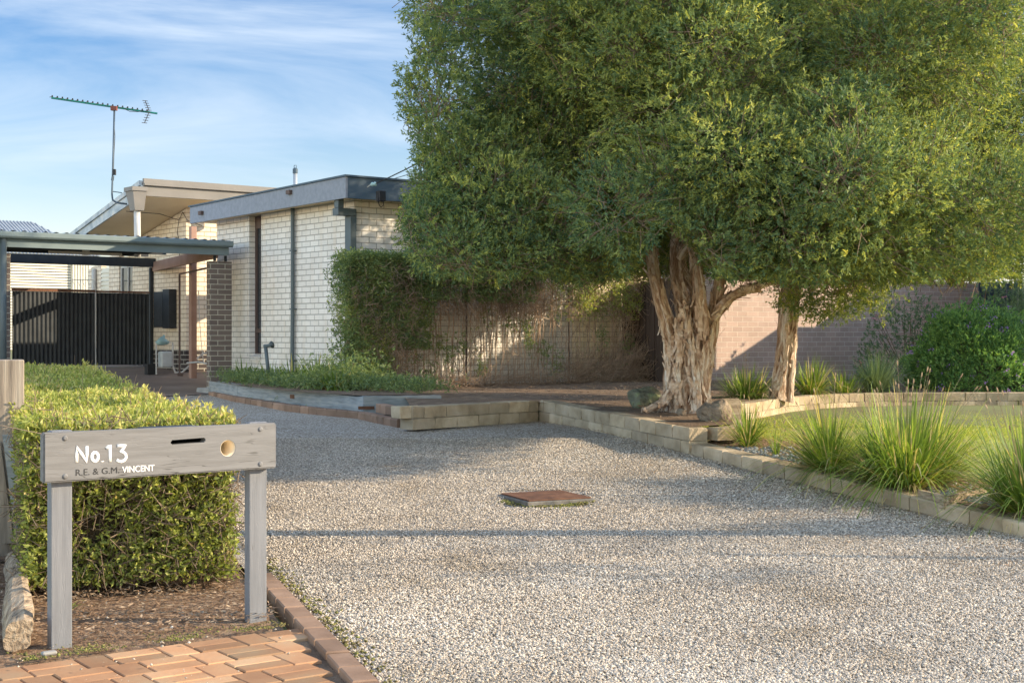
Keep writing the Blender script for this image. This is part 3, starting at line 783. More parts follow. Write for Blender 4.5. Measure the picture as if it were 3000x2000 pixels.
# ------------------------------------------------------------------ gate
GLw, GRw = P(36, 1000, 24.2), P(447, 1000, 25.8)
GRw.z = GLw.z = 0
gate = empty('driveway_gate', (GRw.x, GRw.y, 0), A, 'dark corrugated double gate with rusty top rail closing the carport', 'gate')
gL = (GRw - GLw).length
half = gL * .42
for k, (x0, x1) in enumerate(((-gL, -half - .012), (-half + .012, -.07))):
    corrug('panel', x1 - x0, 1.30, .0765, .012, 'black_steel', gate, (x0, 0, z(-.56)), (1, 0, 0), (0, 0, 1), (0, -1, 0), 6)
    b = MB(); b.box(x0, x1, -.02, .025, z(.745), z(.79) - .012 * k); b.build('top_rail', 'rust', gate)
b = MB(); b.tube([(-half, -.01, z(.74)), (-half, -.01, z(-.60))], .008, 6); b.build('drop_bolt', 'pale_pipe', gate)
b = MB(); b.box(-.06, .0, -.03, .03, z(-.66), z(1.22)); b.build('post', 'black_steel', gate)
b = MB(); b.tube([(-half - .42, -.03, z(-.60)), (-half - .42, .02, z(-.60))], .05, 14); b.build('wheel', 'black_rubber', gate)
b = MB(); b.box(-gL, -.07, .2, .45, z(-.66), z(-.60)); b.build('threshold', 'conc_grey', gate)

# ------------------------------------------------------------------ garage beyond the gate
ga = P(265, 900, 46)
gar = empty('garage', (ga.x, ga.y, 0), A, 'cream garage with roller door and hipped grey roof beyond the gate', 'garage')
zt_ = z(2.36)
b = MB(); b.box(-.62, 0, 0, .2, z(-.5), zt_); b.build('wall', 'cream_metal', gar)
b = MB(); b.box(-6.5, -4.2, 0, .2, z(-.5), zt_); b.build('wall', 'cream_metal', gar)
b = MB()
for i in range(7): b.box(-.60 + i * .09, -.56 + i * .09, -.03, -.002, z(-.5), zt_)
b.build('cladding', 'cream_metal', gar)
b = MB()
for i in range(32): b.box(-4.2, -.62, .08 - (i % 2) * .0, .12, z(-.5) + i * .09, z(-.5) + i * .09 + .060)
rd = b.build('roller_door', 'cream_metal', gar)
b = MB(); b.box(-4.2, -.62, .125, .14, z(-.5), zt_); b.build('groove_shade', 'fascia_grey', rd)  # dark sheet painting the shade in the grooves between the slats
b = MB(); b.box(-6.6, .1, -.1, -.03, zt_, zt_ + .2); b.build('gutter', 'roof_grey', gar)
rz0 = zt_ + .2
bmv = [(-6.7, -.15, rz0), (.3, -.15, rz0), (.3, 6, rz0), (-6.7, 6, rz0), (-.9, 2.9, rz0 + 1.25), (-5.0, 2.9, rz0 + 1.25)]
b = MB(); b.v = bmv
for f_ in ((0, 1, 4, 5), (1, 2, 4), (2, 3, 5, 4), (3, 0, 5), (0, 3, 2, 1)): b.face(f_)
o = b.build('roof', 'roof_grey', gar)
b = MB()
for i in range(60):
    x = -6.6 + i * .115
    t = min(1, max(0, min((x + 6.7) / 1.7, (.3 - x) / 1.2)))
    b.tube([(x, -.15, rz0 + .015), (x, -.15 + 3.05 * t, rz0 + 1.25 * t + .015)], .022, 4)
b.build('roof_rib', 'roof_grey', gar)['kind'] = 'stuff'
cr = P(242, 820, 27.5)
cw = empty('clothes_airer', cr, A, 'small cream folding clothes airer seen above the gate', 'clothes airer')
b = MB()
for i in range(4): b.tube([(-.22, -.09 + i * .06, 0), (.22, -.09 + i * .06, .01)], .006, 5)
for i in range(5): b.tube([(-.2 + i * .1, -.1, .0), (-.16 + i * .1, .12, .0), (-.12 + i * .1, .1, -.12)], .005, 5)
b.tube([(.0, .1, -.9), (.0, .1, 0)], .01, 5)
b.build('frame', 'cream_metal', cw)

# ------------------------------------------------------------------ meters and pipes in the carport recess
mw = C + U * .60 + V * (yb + .50)
mo = empty('meter_box', (mw.x, mw.y, z(.1)), A, 'open black electricity meter box on the white brick wall tinted with warm bounce behind the gate post', 'meter box')
b = MB(); b.box(-.14, -.0, -.12, .16, .0, .70); b.build('case', 'black_steel', mo, bevel=.005)
b = MB(); b.hexa([(-.14, .165, .02), (-.20, .40, .02), (-.18, .41, .02), (-.12, .185, .02), (-.14, .165, .66), (-.20, .40, .66), (-.18, .41, .66), (-.12, .185, .66)]); b.build('door', 'black_steel', mo)
gm = P(490, 1080, 24.2)
gmo = empty('gas_meter', (gm.x, gm.y, H(24.2)), A, 'grey gas meter with teal regulator standing by the carport wall', 'gas meter')
b = MB(); b.box(-.14, .06, -.09, .09, .12, .40); b.build('meter', 'gas_grey', gmo, bevel=.03)
b = MB(); b.tube([(-.2, 0, .54), (-.1, 0, .58), (.02, 0, .55)], [.03, .08, .03], 12); b.tube([(-.08, 0, .56), (-.06, 0, .68)], [.03, .02], 8); b.build('regulator', 'gas_teal', gmo, smooth=True)
b = MB(); b.tube([(-.2, 0, 0), (-.2, 0, .54)], .013, 8); b.tube([(.02, 0, .55), (.1, 0, .55), (.1, 0, .15), (.14, -.02, .03), (.25, -.05, .03), (.42, -.1, .2), (.62, -.12, .36), (.85, -.1, .35)], .016, 8); b.build('pipe', 'pale_pipe', gmo)
b = MB(); b.box(-.32, -.16, .08, .22, 0, .18); b.build('base_block', 'black_rubber', gmo)
pp0 = P(526, 803, 23.7); pp1 = P(526, 1096, 23.7)
o = MB(); o.tube([P(603, 786, 21.9), pp0, pp1], .017, 8); o.tube([pp1 - Vector((.03, 0, 0)), pp1 + Vector((.06, 0, 0))], .03, 8)
tag(o.build('water_pipe', 'brown_paint'), 'thin dark pipe rising and turning along the carport recess', 'pipe')
o = MB(); o.tube([P(548, 1063, 23.4), P(580, 1060, 23.0), P(612, 1066, 22.6)], .014, 6); o.tube([P(582, 850, 23.0), P(584, 930, 23.0), P(590, 1010, 23.0), P(596, 1060, 22.9)], .006, 5)
tag(o.build('hose', 'pale_pipe'), 'short grey hose lying low beside the brown post', 'hose')

# ------------------------------------------------------------------ fences right of the house
M['fence_cream'] = brickmat('cream painted garden wall', (.90, .77, .55), (.84, .71, .50), (.50, .39, .26))
fe = empty('cream_wall', C + U * 3.9, A, 'cream painted brick wall behind the creeper trellis', 'wall')
b = MB(); b.box(.005, 1.72, 0, .11, z(-.95), z(1.3)); b.build('wall', 'fence_cream', fe)
BW = Vector((3.194, 21.9, 0)) - U * .95
bw = empty('brown_fence', BW, A, 'long mauve brown brick wall behind the paperbark trunks', 'wall')
b = MB(); b.box(0, 8.0, 0, .23, z(-1.1), z(.95)); b.build('wall', 'fence_brick', bw, bevel=.003)
gt = empty('paling_gate', BW - U * .02 + V * .02, A, 'narrow dark paling gate between creeper wall and big trunk', 'gate')
b = MB()
for i in range(10): b.box(-.03 - (i % 2) * .012, -.008 - (i % 2) * .012, .0 + i * .105, .098 + i * .105, z(-.74), z(.80) + (i % 3) * .008)
b.build('board', 'dark_timber', gt)
for k in (.35, -.45): b = MB(); b.box(.0, .035, .0, 1.05, z(k), z(k + .07)); b.build('rail', 'dark_timber', gt)
b = MB(); b.box(-.1, -.0, -.11, -.01, z(-.8), z(.84)); b.build('post', 'dark_timber', gt)
de = P(2866, 900, 26.4)
df = empty('steel_fence', (de.x, de.y, 0), A, 'dark blue steel fence with lighter uprights behind the shrubs at right', 'fence')
b = MB(); b.box(0, 5.5, 0, .03, z(-1), z(.98)); b.build('sheet', 'fascia_dark', df)
for i in range(14):
    b = MB(); b.box(.08 + i * .19, .115 + i * .19, -.05, -.002, z(-1), z(1.0)); b.build('upright', 'downpipe', df)

# off to the right: the next building's wing, whose low roof shades the end of the brick wall
wg = empty('garage_wing', (9.5, 22.9, 0), A, 'brick garage wing beyond the right edge of the view', 'building')
b = MB(); b.box(.15, 4, -3.9, .5, z(-1), z(1.40)); b.build('wall', 'fence_brick', wg)
b = MB(); b.box(0, 4.2, -4.2, 2.2, z(1.402), z(1.60)); b.build('roof', 'fascia_dark', wg)
b = MB(); b.box(1.7, 4, .502, 2.3, z(-1), z(1.40)); b.build('wall', 'fence_brick', wg)
b = MB(); b.box(1.7, 4, -3.9, 2.3, z(1.602), z(2.25)); b.build('sun_block_wall', 'fence_brick', wg)  # unseen wall raised to block sun that passes under the eave
b = MB(); b.box(-.86, -.002, -1.7, .6, z(.60), z(1.60)); b.build('porch_shade_block', 'fascia_dark', wg)  # thick block added out of view to stop low sun leaking through

sw = empty('shade_screen', (9.5, 22.9, 0), A, 'tall narrow wall added out of view to shade the creeper trellis', 'wall')
b = MB(); b.box(-1.80, -1.58, -3.2, .0, z(-1), z(2.98)); b.build('wall', 'fence_brick', sw)  # unseen, added to cast the diagonal shade edge across the trellis
b = MB(); b.box(-1.82, -1.56, -3.22, .02, z(2.982), z(3.04)); b.build('coping', 'conc_grey', sw)

# ------------------------------------------------------------------ trellis and its wires (creeper comes later)
TR0 = C + V * (-.42) - U * .30
TRL = 5.20
tr = empty('wire_trellis', TR0, A, 'pale wire trellis standing in front of the cream brick wall', 'trellis')
pa, pb = [], []
for i in range(int(TRL / .15)):
    pa.append((i * .15, 0, z(-.78))); pb.append((i * .15, 0, z(1.10)))
for i in range(13):
    pa.append((0, .006, z(-.76) + i * .15)); pb.append((TRL, .006, z(-.76) + i * .15))
sticks_obj('mesh_wire', pa, pb, .0028, 'wire', tr)
for x in (0, 1.9, 3.8, TRL): b = MB(); b.tube([(x, .02, z(-.85)), (x, .02, z(1.02))], .014, 8); b.build('upright', 'brown_paint', tr)

# ------------------------------------------------------------------ off-frame pole
po = empty('power_pole', (5.6, 8.87, H(9)), 0, 'round timber power pole beyond the right edge of the view', 'pole')
b = MB(); b.tube([(0, 0, 0), (0, 0, 9.5)], [.12, .10], 16); b.build('pole', 'timber_grey', po, smooth=True)
b = MB(); b.box(-.05, .05, -.7, .7, 8.7, 8.82); b.build('cross_arm', 'timber_grey', po)
# ------------------------------------------------------------------ letterbox
LB = Vector((-1.874, 5.6, 0))
lb = empty('letterbox', LB, A, 'grey painted timber letterbox board on two posts with white carved number thirteen', 'letterbox')
BL, bz0, bz1, bt = 1.045, EYE - .597, EYE - .396, .045
bm = bmesh.new()
bmesh.ops.create_cube(bm, size=1)
for v in bm.verts: v.co = Vector(((v.co.x + .5) * BL, (v.co.y + .5) * bt, bz0 + (v.co.z + .5) * (bz1 - bz0)))
bmesh.ops.bevel(bm, geom=[e for e in bm.edges], offset=.006, segments=2, affect='EDGES')
me = bpy.data.meshes.new('board'); bm.to_mesh(me); bm.free()
board = link('board', me, 'fascia_blue', lb)
cutters = []
def cutter(bmx):
    m_ = bpy.data.meshes.new('c'); bmx.to_mesh(m_); bmx.free()
    o_ = bpy.data.objects.new('c', m_); col.objects.link(o_); o_.parent = lb; cutters.append(o_)
    md = board.modifiers.new('b', 'BOOLEAN'); md.operation = 'DIFFERENCE'; md.solver = 'EXACT'; md.object = o_
hx, hz = .808, EYE - .497
bm = bmesh.new(); bmesh.ops.create_cone(bm, cap_ends=True, segments=48, radius1=.036, radius2=.036, depth=.2)
bmesh.ops.rotate(bm, verts=bm.verts, matrix=Matrix.Rotation(R(90), 3, 'X')); bmesh.ops.translate(bm, verts=bm.verts, vec=(hx, .02, hz)); cutter(bm)
bm = bmesh.new(); bmesh.ops.create_cube(bm, size=1)
for v in bm.verts: v.co = Vector((.622 + v.co.x * .16, .02 + v.co.y * .2, EYE - .458 + v.co.z * .020 + v.co.x * .004))
bmesh.ops.bevel(bm, geom=[e for e in bm.edges if abs(e.verts[0].co.y - e.verts[1].co.y) > .1], offset=.005, segments=3, affect='EDGES'); cutter(bm)
bpy.context.view_layer.update()
dg = bpy.context.evaluated_depsgraph_get()
nm = bpy.data.meshes.new_from_object(board.evaluated_get(dg))
board.modifiers.clear()
old = board.data; board.data = nm; nm.name = 'board'
for c_ in cutters: bpy.data.objects.remove(c_)
# wood paint for the board: streaks along its length, cracks
def boardmat(name, stretch, c1, c2):
    m, nt, b, out = newmat(name)
    v = coords(nt, 'Object', stretch)
    f = noise(nt, v, 3, 9, .6)
    c = ramp(nt, [(.30, c1), (.62, c2), (.8, tuple(min(1, x * 1.15) for x in c2))], f)
    f2 = noise(nt, coords(nt, 'Object', tuple(s * 1.3 for s in stretch)), 2.3, 3, .4, .3)
    cr_ = ramp(nt, [(.478, (1, 1, 1)), (.50, (.18, .16, .14)), (.522, (1, 1, 1))], f2)
    f3 = noise(nt, coords(nt, 'Object'), 4, 3)
    msk = ramp(nt, [(.56, (0, 0, 0)), (.64, (1, 1, 1))], f3)
    c = mix(nt, c, mix(nt, c, cr_, 1.0, 'MULTIPLY'), msk)
    nt.links.new(c, b.inputs['Base Color'])
    b.inputs['Roughness'].default_value = .7
    bump(nt, b, mix(nt, f, cr_, .5), .5, .002)
    return m
M['log'] = surf('split old hardwood', [(.3, (.12, .085, .055)), (.5, (.36, .27, .18)), (.75, (.54, .43, .30))], 3.0, .9, 1.0, .02, 6, (12, 2.5, 12))
M['lb_board'] = boardmat('weathered grey paint on board', (1.2, 14, 14), (.125, .122, .118), (.172, .170, .168))
M['lb_post'] = boardmat('weathered grey paint on post', (14, 14, 1.1), (.125, .13, .14), (.172, .178, .19))
nm.materials.clear(); nm.materials.append(M['lb_board'])
for x0, x1 in ((.047, .1345), (.935, 1.022)):
    b = MB(); b.box(x0, x1, .047, .095, -.05, EYE - .392)
    b.build('post', 'lb_post', lb, bevel=.004)
for x, zz in ((.0875, bz1 - .025), (.0875, bz0 + .022), (.965, bz1 - .025), (.965, bz0 + .022)):
    b = MB(); b.tube([(x, -.006, zz), (x, -.003, zz), (x, .004, zz)], [.006, .0105, .0115], 14); b.build('bolt', 'lb_board', lb)
b = MB()
n = len(b.v); SG = 40
for r_, y_ in ((.0365, .002), (.0365, .26), (.034, .26), (.034, .002)):
    for k in range(SG): b.v.append((hx + r_ * math.cos(2 * math.pi * k / SG), y_, hz + r_ * math.sin(2 * math.pi * k / SG)))
for l in range(4):
    for k in range(SG): b.face([l * SG + k, l * SG + (k + 1) % SG, ((l + 1) % 4) * SG + (k + 1) % SG, ((l + 1) % 4) * SG + k])
b.build('paper_tube', 'cream_tube', lb, smooth=True)
b = MB(); b.box(.50, .745, .055, .25, EYE - .575, EYE - .55); b.box(.50, .745, .055, .25, EYE - .425, EYE - .405); b.box(.50, .515, .055, .25, EYE - .549, EYE - .426); b.box(.73, .745, .055, .25, EYE - .549, EYE - .426); b.box(.516, .729, .235, .25, EYE - .549, EYE - .426)
b.build('mail_box', 'black_steel', lb)
def text(body, x0, x1, z0, z1, mat, name, extr=.0025, bold=0):
    cu = bpy.data.curves.new('t', 'FONT'); cu.body = body; cu.extrude = .02; cu.offset = bold; cu.resolution_u = 6
    to = bpy.data.objects.new('t', cu); col.objects.link(to)
    bpy.context.view_layer.update()
    m_ = bpy.data.meshes.new_from_object(to.evaluated_get(bpy.context.evaluated_depsgraph_get()))
    bpy.data.objects.remove(to)
    xs = [v.co.x for v in m_.vertices]; ys = [v.co.y for v in m_.vertices]
    kx, kz = (x1 - x0) / (max(xs) - min(xs)), (z1 - z0) / (max(ys) - min(ys))
    for v in m_.vertices:
        v.co = Vector((x0 + (v.co.x - min(xs)) * kx, -extr if v.co.z > 0 else .004, z0 + (v.co.y - min(ys)) * kz))
    m_.flip_normals()
    m_.materials.clear()
    return link(name, m_, mat, lb)
def stroke(mb, pts, wd=.0062):
    q_ = []
    for x, y in pts:
        q_.append((.1345 + (x - 622) * .000524, 0, .739 - (y - 415 + (x - 622) * .042) * .000502))
    s0 = len(mb.v); mb.tube(q_, [wd] * len(q_), 10)
    for i in range(s0, len(mb.v)): mb.v[i] = (mb.v[i][0], -.0005 + mb.v[i][1] * .42, mb.v[i][2])
for pts in ([(622, 415), (622, 350), (622, 288), (663, 350), (703, 412), (703, 350), (703, 285)], [(768 + 26 * math.sin(i * math.pi / 8), 372 - 36 * math.cos(i * math.pi / 8)) for i in range(17)], [(826, 408), (827, 414)],
            [(858, 305), (876, 290), (890, 278), (890, 340), (890, 415)], [(948, 285), (985, 283), (1016, 281), (998, 308), (975, 332), (1000, 338), (1018, 355), (1022, 380), (1008, 404), (982, 414), (958, 410), (944, 398)]):
    b = MB(); stroke(b, pts, .0066 if len(pts) != 2 else .0075); b.build('house_number', 'white_paint', lb, smooth=True)
text('R.E. & G.M.', .131, .315, EYE - .575, EYE - .549, 'dark_paint', 'name_lettering', .0012)
text('VINCENT', .327, .468, EYE - .575, EYE - .549, 'white_paint', 'name_lettering', .0018, .006)

# ------------------------------------------------------------------ brick paving, edging
pv = MB()
PO = Vector((-1.905, 5.33, 0))
PA = R(35.8); pu = Vector((math.cos(PA), math.sin(PA), 0)); pw = Vector((math.sin(PA), -math.cos(PA), 0))   # along the top edge, towards the street
L_, W_ = .206, .100
def paver(s0, t0, ls, lt_):
    c = PO + pu * (s0 + ls / 2) + pw * (t0 + lt_ / 2)
    # keep to the left of the drive edging
    if c.x + .055 > edgeX(c.y): return
    if c.x < -2.06 + (5.3 - c.y) * .0: return
    g = .0035
    pv.chamfer((c.x, c.y), (pu.x, pu.y), (pw.x, pw.y), ls / 2 - g, lt_ / 2 - g, H(c.y) - .05, H(c.y) + .004 + random.uniform(-.002, .003), .004, random.random())
row = 0
t = 0
while t < 3.4:
    s = -.3 + (0 if row % 2 == 0 else -(L_ + W_ / 2 + .012))
    while s < 3:
        paver(s, t, L_, W_); paver(s, t + W_, L_, W_)
        paver(s + L_, t, W_ * 1.0 + .022, L_ - .008)
        s += L_ + W_ + .022
    t += 2 * W_; row += 1
o = pv.build('paving', 'paver'); tag(o, kind='structure')
sheet('paving_base', [(-2.1, 1.4), (edgeX(1.4) - .03, 1.4), (edgeX(6.0) - .03, 6.0), (-1.95, 5.27)], lambda x, y: H(y) - .010, 'soil', cuts=[])
# small infill wedge of moss between bed and pavers
eb = MB()
dv = Vector((-.341, 1, 0)).normalized(); dn = Vector((dv.y, -dv.x, 0))
Y = 1.6
while Y < 7.3:
    cx = edgeX(Y + .115)
    eb.chamfer((cx, Y + .115), dv, dn, .112, .048, H(Y) - .06, H(Y) + .022 + random.uniform(-.003, .003), .006, random.random())
    Y += .229
tag(eb.build('brick_edging', 'edge_brick'), 'single row of brown edging bricks along the left side of the gravel', 'edging')

# ------------------------------------------------------------------ concrete block walls
def blocks(mb, path, top, course, depth, nc, off=0, blen=.29, side=1, zfun=None, gap=.004, jit=.004):
    """courses of blocks along path of (x, y); outer face on the path, body to the left (side=1) or right"""
    for c_ in range(nc):
        pts = [Vector((p[0], p[1], 0)) for p in path]
        segs = [(pts[i], pts[i + 1]) for i in range(len(pts) - 1)]
        tot = sum((b_ - a_).length for a_, b_ in segs)
        s = -blen * (.5 * ((c_ + off) % 2))
        while s < tot:
            s0, s1 = max(s, 0), min(s + blen, tot)
            if s1 - s0 > .05:
                def at(d):
                    for a_, b_ in segs:
                        l = (b_ - a_).length
                        if d <= l + 1e-6: return a_ + (b_ - a_) * (d / l)
                        d -= l
                    return segs[-1][1]
                p0, p1 = at(s0), at(s1)
                d = (p1 - p0).normalized(); n = Vector((-d.y, d.x, 0)) * side
                cc = (p0 + p1) / 2 + n * (depth / 2)
                zt0, zt1 = top(p0.y) - c_ * course, top(p1.y) - c_ * course
                hl = (p1 - p0).length / 2 - gap
                j = lambda: random.uniform(-jit, jit)
                tilt = (zt1 - zt0) / 2
                pp_ = []
                base = len(mb.v); tone = random.random()
                for zz, kk in ((-course + .003, 0), (-.010, 0), (0, .010)):
                    for a2, b2 in ((-1, -1), (1, -1), (1, 1), (-1, 1)):
                        q_ = cc + d * (a2 * (hl - kk)) + n * (b2 * (depth / 2 - kk))
                        mb.v.append((q_.x + j(), q_.y + j(), (zt0 + zt1) / 2 + a2 * tilt + zz + j() * .5))
                for l in (0, 4):
                    for i in range(4):
                        k2 = (i + 1) % 4
                        f_ = [base + l + i, base + l + k2, base + l + 4 + k2, base + l + 4 + i]
                        mb.face(f_ if side == 1 else f_[::-1], tone)
                f_ = [base + 8, base + 9, base + 10, base + 11]
                mb.face(f_ if side == 1 else f_[::-1], tone)
            s += blen
kt = lambda y: {True: EYE - 1.18 + (y - 8.72) * .0636, False: EYE - 1.18 - .01 * (8.72 - y)}[y > 8.72]
kerbp = [(kerbX(Y), Y) for Y in [1.0 + .29 * .9 * i for i in range(44)] if Y < 12.45]
mb = MB(); blocks(mb, kerbp, kt, .11, .19, 1, side=-1)
tag(mb.build('block_kerb', 'kerb_block'), 'long single course of tan concrete blocks edging the right of the gravel', 'kerb')
tt = lambda y: EYE - .825 + max(0, min(1, (y - 12.3) / 2.67)) * .117
w2 = [(kerbX(Y), Y) for Y in (12.25, 12.8, 13.4, 14.0, 14.5, 14.97)]
mb = MB(); blocks(mb, w2, tt, .115, .19, 2, side=-1)
blocks(mb, [(1.80, 12.28), (2.06, 12.40)], tt, .115, .19, 1, side=1)
blocks(mb, [(2.07, 12.42), (2.2, 13.2), (2.4, 14.6), (2.5, 15.4)], tt, .115, .19, 1, side=1)
tag(mb.build('retaining_wall', 'kerb_block'), 'two course concrete block wall stepping down beside the big trunk', 'retaining wall')
mb = MB(); blocks(mb, [(-.97, 13.70), (.29, 14.97)], lambda y: EYE - .712, .115, .19, 2, side=1, off=1, blen=.297)
tag(mb.build('retaining_wall', 'kerb_block'), 'short two course block wall facing the gravel left of the inner corner', 'retaining wall')
mb = MB(); blocks(mb, [(2.43, 15.72), (2.74, 16.0), (3.1, 16.75), (3.45, 17.45), (4.0, 18.15), (4.65, 18.62), (5.4, 18.82), (6.4, 18.9), (9, 18.9)], lambda y: EYE - .79, .112, .19, 2, side=1)
tag(mb.build('retaining_wall', 'kerb_block'), 'curved two course block wall between the lawn and the back garden bed', 'retaining wall')
mb = MB(); mb.obox((-1.06, 13.78), U, V, .11, .085, EYE - .83, EYE - .705, .9, .008)
tag(mb.build('loose_block', 'kerb_block', bevel=.012), 'pale loose concrete block at the left end of the short block wall', 'concrete block')
# brick edging along the sleepers
mb = MB()
ep = [(-1.16, 14.15), (-1.70, 15.42), (-2.19, 16.05), (-2.71, 16.85), (-3.70, 18.75), (-4.4, 20.3)]
blocks(mb, ep, lambda y: EYE - .862 + (y - 14.15) * .004, .10, .11, 1, blen=.23, side=-1)
blocks(mb, [(-1.0, 14.15), (-1.38, 15.05), (-1.5, 15.4)], lambda y: EYE - .765, .10, .11, 1, blen=.23, side=-1)
tag(mb.build('brick_edging', 'edge_brick'), 'brown brick edging at the foot of the grey timber sleepers', 'edging')
def sleeper(p0, p1, zb, zt, th, label):
    p0, p1 = Vector((*p0, 0)), Vector((*p1, 0)); d = (p1 - p0).normalized(); Ls = (p1 - p0).length
    o_ = empty('timber_sleeper', (p0.x, p0.y, zb), math.atan2(d.y, d.x), label, 'sleeper', 'timber sleepers edging the side bed')
    b_ = MB(); n_ = 14
    for i in range(n_):
        j = lambda: random.uniform(-.004, .004)
        if i == 0: prev = [(0, j(), 0), (0, th + j(), 0), (0, th + j(), zt - zb + j()), (0, j(), zt - zb + j())]; st = len(b_.v); b_.v += prev; b_.face([st, st + 1, st + 2, st + 3])
        x = Ls * (i + 1) / n_
        b_.v += [(x, j(), 0), (x, th + j(), 0), (x, th + j(), zt - zb + j()), (x, j(), zt - zb + j())]
        m0 = len(b_.v) - 8
        for a2 in range(4):
            b2 = (a2 + 1) % 4
            b_.face([m0 + a2, m0 + 4 + a2, m0 + 4 + b2, m0 + b2])
    m0 = len(b_.v) - 4; b_.face([m0 + 3, m0 + 2, m0 + 1, m0])
    b_.build('beam', 'sleeper', o_)
    return o_
s1 = sleeper((-1.66, 15.60), (-3.72, 18.98), EYE - .90, EYE - .700, -.10, 'long blue grey timber sleeper with rusty strap along the side bed')
s2 = sleeper((-1.655, 15.60), (-.80, 15.86), EYE - .90, EYE - .695, .10, 'short timber sleeper running right from the corner of the bed')
s3 = sleeper((-3.73, 19.0), (-4.46, 20.62), EYE - .90, EYE - .690, -.10, 'dark weathered sleeper at the foot of the brown brick pillar')
b = MB(); b.box(1.97, 2.10, .002, .008, .10, .15); b.build('strap', 'rust', s1)
b = MB(); b.box(-.06, .12, -.004, -.001, .06, .095); b.build('strap', 'rust', s2)
mb = MB(); mb.obox((P(636, 1140, 20.9).x, 20.98), U, V, .26, .2, EYE - .95, EYE - .80, .5, .01)
tag(mb.build('concrete_pad', 'conc_grey', bevel=.015), 'rough grey concrete footing under the brown pillar', 'footing')
# timber edge pieces in the lower bed
mb = MB()
for (x0, y0, Y0), (x1, y1, Y1) in (((2695, 1440, 9.7), (2772, 1462, 9.35)), ((2772, 1462, 9.35), (2885, 1440, 9.8))):
    p0, p1 = P(x0, y0, Y0), P(x1, y1, Y1); p0.z = p1.z = 0; d = (p1 - p0).normalized()
    mb.obox(((p0 + p1) / 2)[:2], d, (-d.y, d.x), (p1 - p0).length / 2, .018, G2(9.6) - .03, G2(9.6) + .06)
tag(mb.build('timber_edging', 'log'), 'low brown timber edging corner among the river stones', 'edging')

# ------------------------------------------------------------------ manhole cover
mc = P(1598, 1452, 10.15)
mh = empty('access_cover', (mc.x, mc.y, H(10.15)), R(24), 'rusty square steel access cover set in the gravel', 'access cover')
b = MB(); b.box(-.245, .245, -.245, .245, .014, .024); b.build('plate', 'rust', mh, bevel=.002)
b = MB(); b.box(-.265, .265, -.265, .265, -.05, .013); b.build('frame', 'cover_frame', mh, bevel=.006)
# ------------------------------------------------------------------ rocks
def rock(name, loc, sc3, mat, label, seed, cat='rock'):
    bm_ = bmesh.new(); bmesh.ops.create_icosphere(bm_, subdivisions=4, radius=1)
    r_ = random.Random(seed)
    ph = [r_.uniform(0, 6) for _ in range(9)]
    from mathutils import noise as mn
    pls = []
    for _ in range(13):
        n_ = Vector((r_.gauss(0, 1), r_.gauss(0, 1), r_.gauss(0, 1))).normalized(); pls.append((n_, r_.uniform(.68, .92)))
    for v in bm_.verts:
        for n_, d_ in pls:
            e_ = v.co.dot(n_) - d_
            if e_ > 0: v.co -= n_ * e_ * .9
    for v in bm_.verts:
        n1 = mn.noise(v.co * 1.1 + Vector((seed, 0, 0))) * .28 + mn.noise(v.co * 3 + Vector((0, seed, 0))) * .09 + mn.noise(v.co * 9) * .05
        v.co = v.co * (1 + n1)
        v.co.x *= sc3[0]; v.co.y *= sc3[1]; v.co.z *= sc3[2]
    me_ = bpy.data.meshes.new(name); bm_.to_mesh(me_); bm_.free()
    for p in me_.polygons: p.use_smooth = True
    o_ = link(name, me_, mat); o_.location = loc
    return tag(o_, label, cat)
p = P(1893, 1175, 14.3); rock('boulder', (p.x, p.y, GTer(14.3) + .07), (.19, .16, .15), 'rock', 'flat topped green mossy boulder left of the big trunk', 3, 'boulder')
p = P(2090, 1215, 12.9); rock('boulder', (p.x, p.y, GTer(12.9) + .09), (.145, .14, .135), 'rock_brown', 'rounded brown boulder right of the big trunk at the block wall end', 8, 'boulder')
p = P(1995, 1193, 13.55); rock('small_rock', (p.x - .0, 13.5, GTer(13.5) + .03), (.05, .05, .045), 'rock_brown', 'small brown stone at the foot of the big trunk', 5)

# ------------------------------------------------------------------ old fence post and log at left
fp = P(40, 1300, 7.9)
ft = empty('fence_post', (fp.x, fp.y, 0), R(20), 'thick weathered timber fence post with leaning boards at the left edge', 'fence post')
b = MB(); b.box(-.14, .055, -.09, .09, .02, EYE - .145); b.build('post', 'timber_grey', ft, bevel=.006)
b = MB(); b.hexa([(-.06, -.135, .10), (.0, -.135, .10), (.0, -.11, .10), (-.06, -.11, .10), (-.13, -.125, .66), (-.07, -.125, .66), (-.07, -.10, .66), (-.13, -.10, .66)]); b.build('board', 'timber_grey', ft)
b = MB(); b.hexa([(.015, -.13, .06), (.07, -.13, .06), (.07, -.105, .06), (.015, -.105, .06), (-.06, -.12, .70), (-.01, -.12, .70), (-.01, -.095, .70), (-.06, -.095, .70)]); b.build('board', 'sleeper', ft)
b = MB(); b.hexa([(-.6, -.02, .55), (-.14, -.03, .45), (-.14, .02, .45), (-.6, .03, .55), (-.6, -.02, .70), (-.14, -.03, .60), (-.14, .02, .60), (-.6, .03, .70)]); b.build('rail', 'timber_grey', ft)
lg = MB()
p0, p1 = Vector((-1.97, 5.58, .06)), Vector((-2.62, 7.4, .05))
pts = [p0.lerp(p1, i / 22) for i in range(23)]
rl = random.Random(4); prof = [1 + .16 * math.cos(2 * (k / 26 * 6.283) + .6) + .12 * math.cos(4 * (k / 26 * 6.283)) + rl.uniform(-.07, .07) for k in range(26)]
fl_ = lambda a, L, i: prof[int(round(a / 6.2832 * 26)) % 26] * (1 + .05 * math.sin(L * 5 + a) + .03 * math.sin(L * 23 + 3 * a))
lg.tube(pts, [.060 + .006 * math.sin(i * .35) for i in range(23)], 26, flute=fl_)
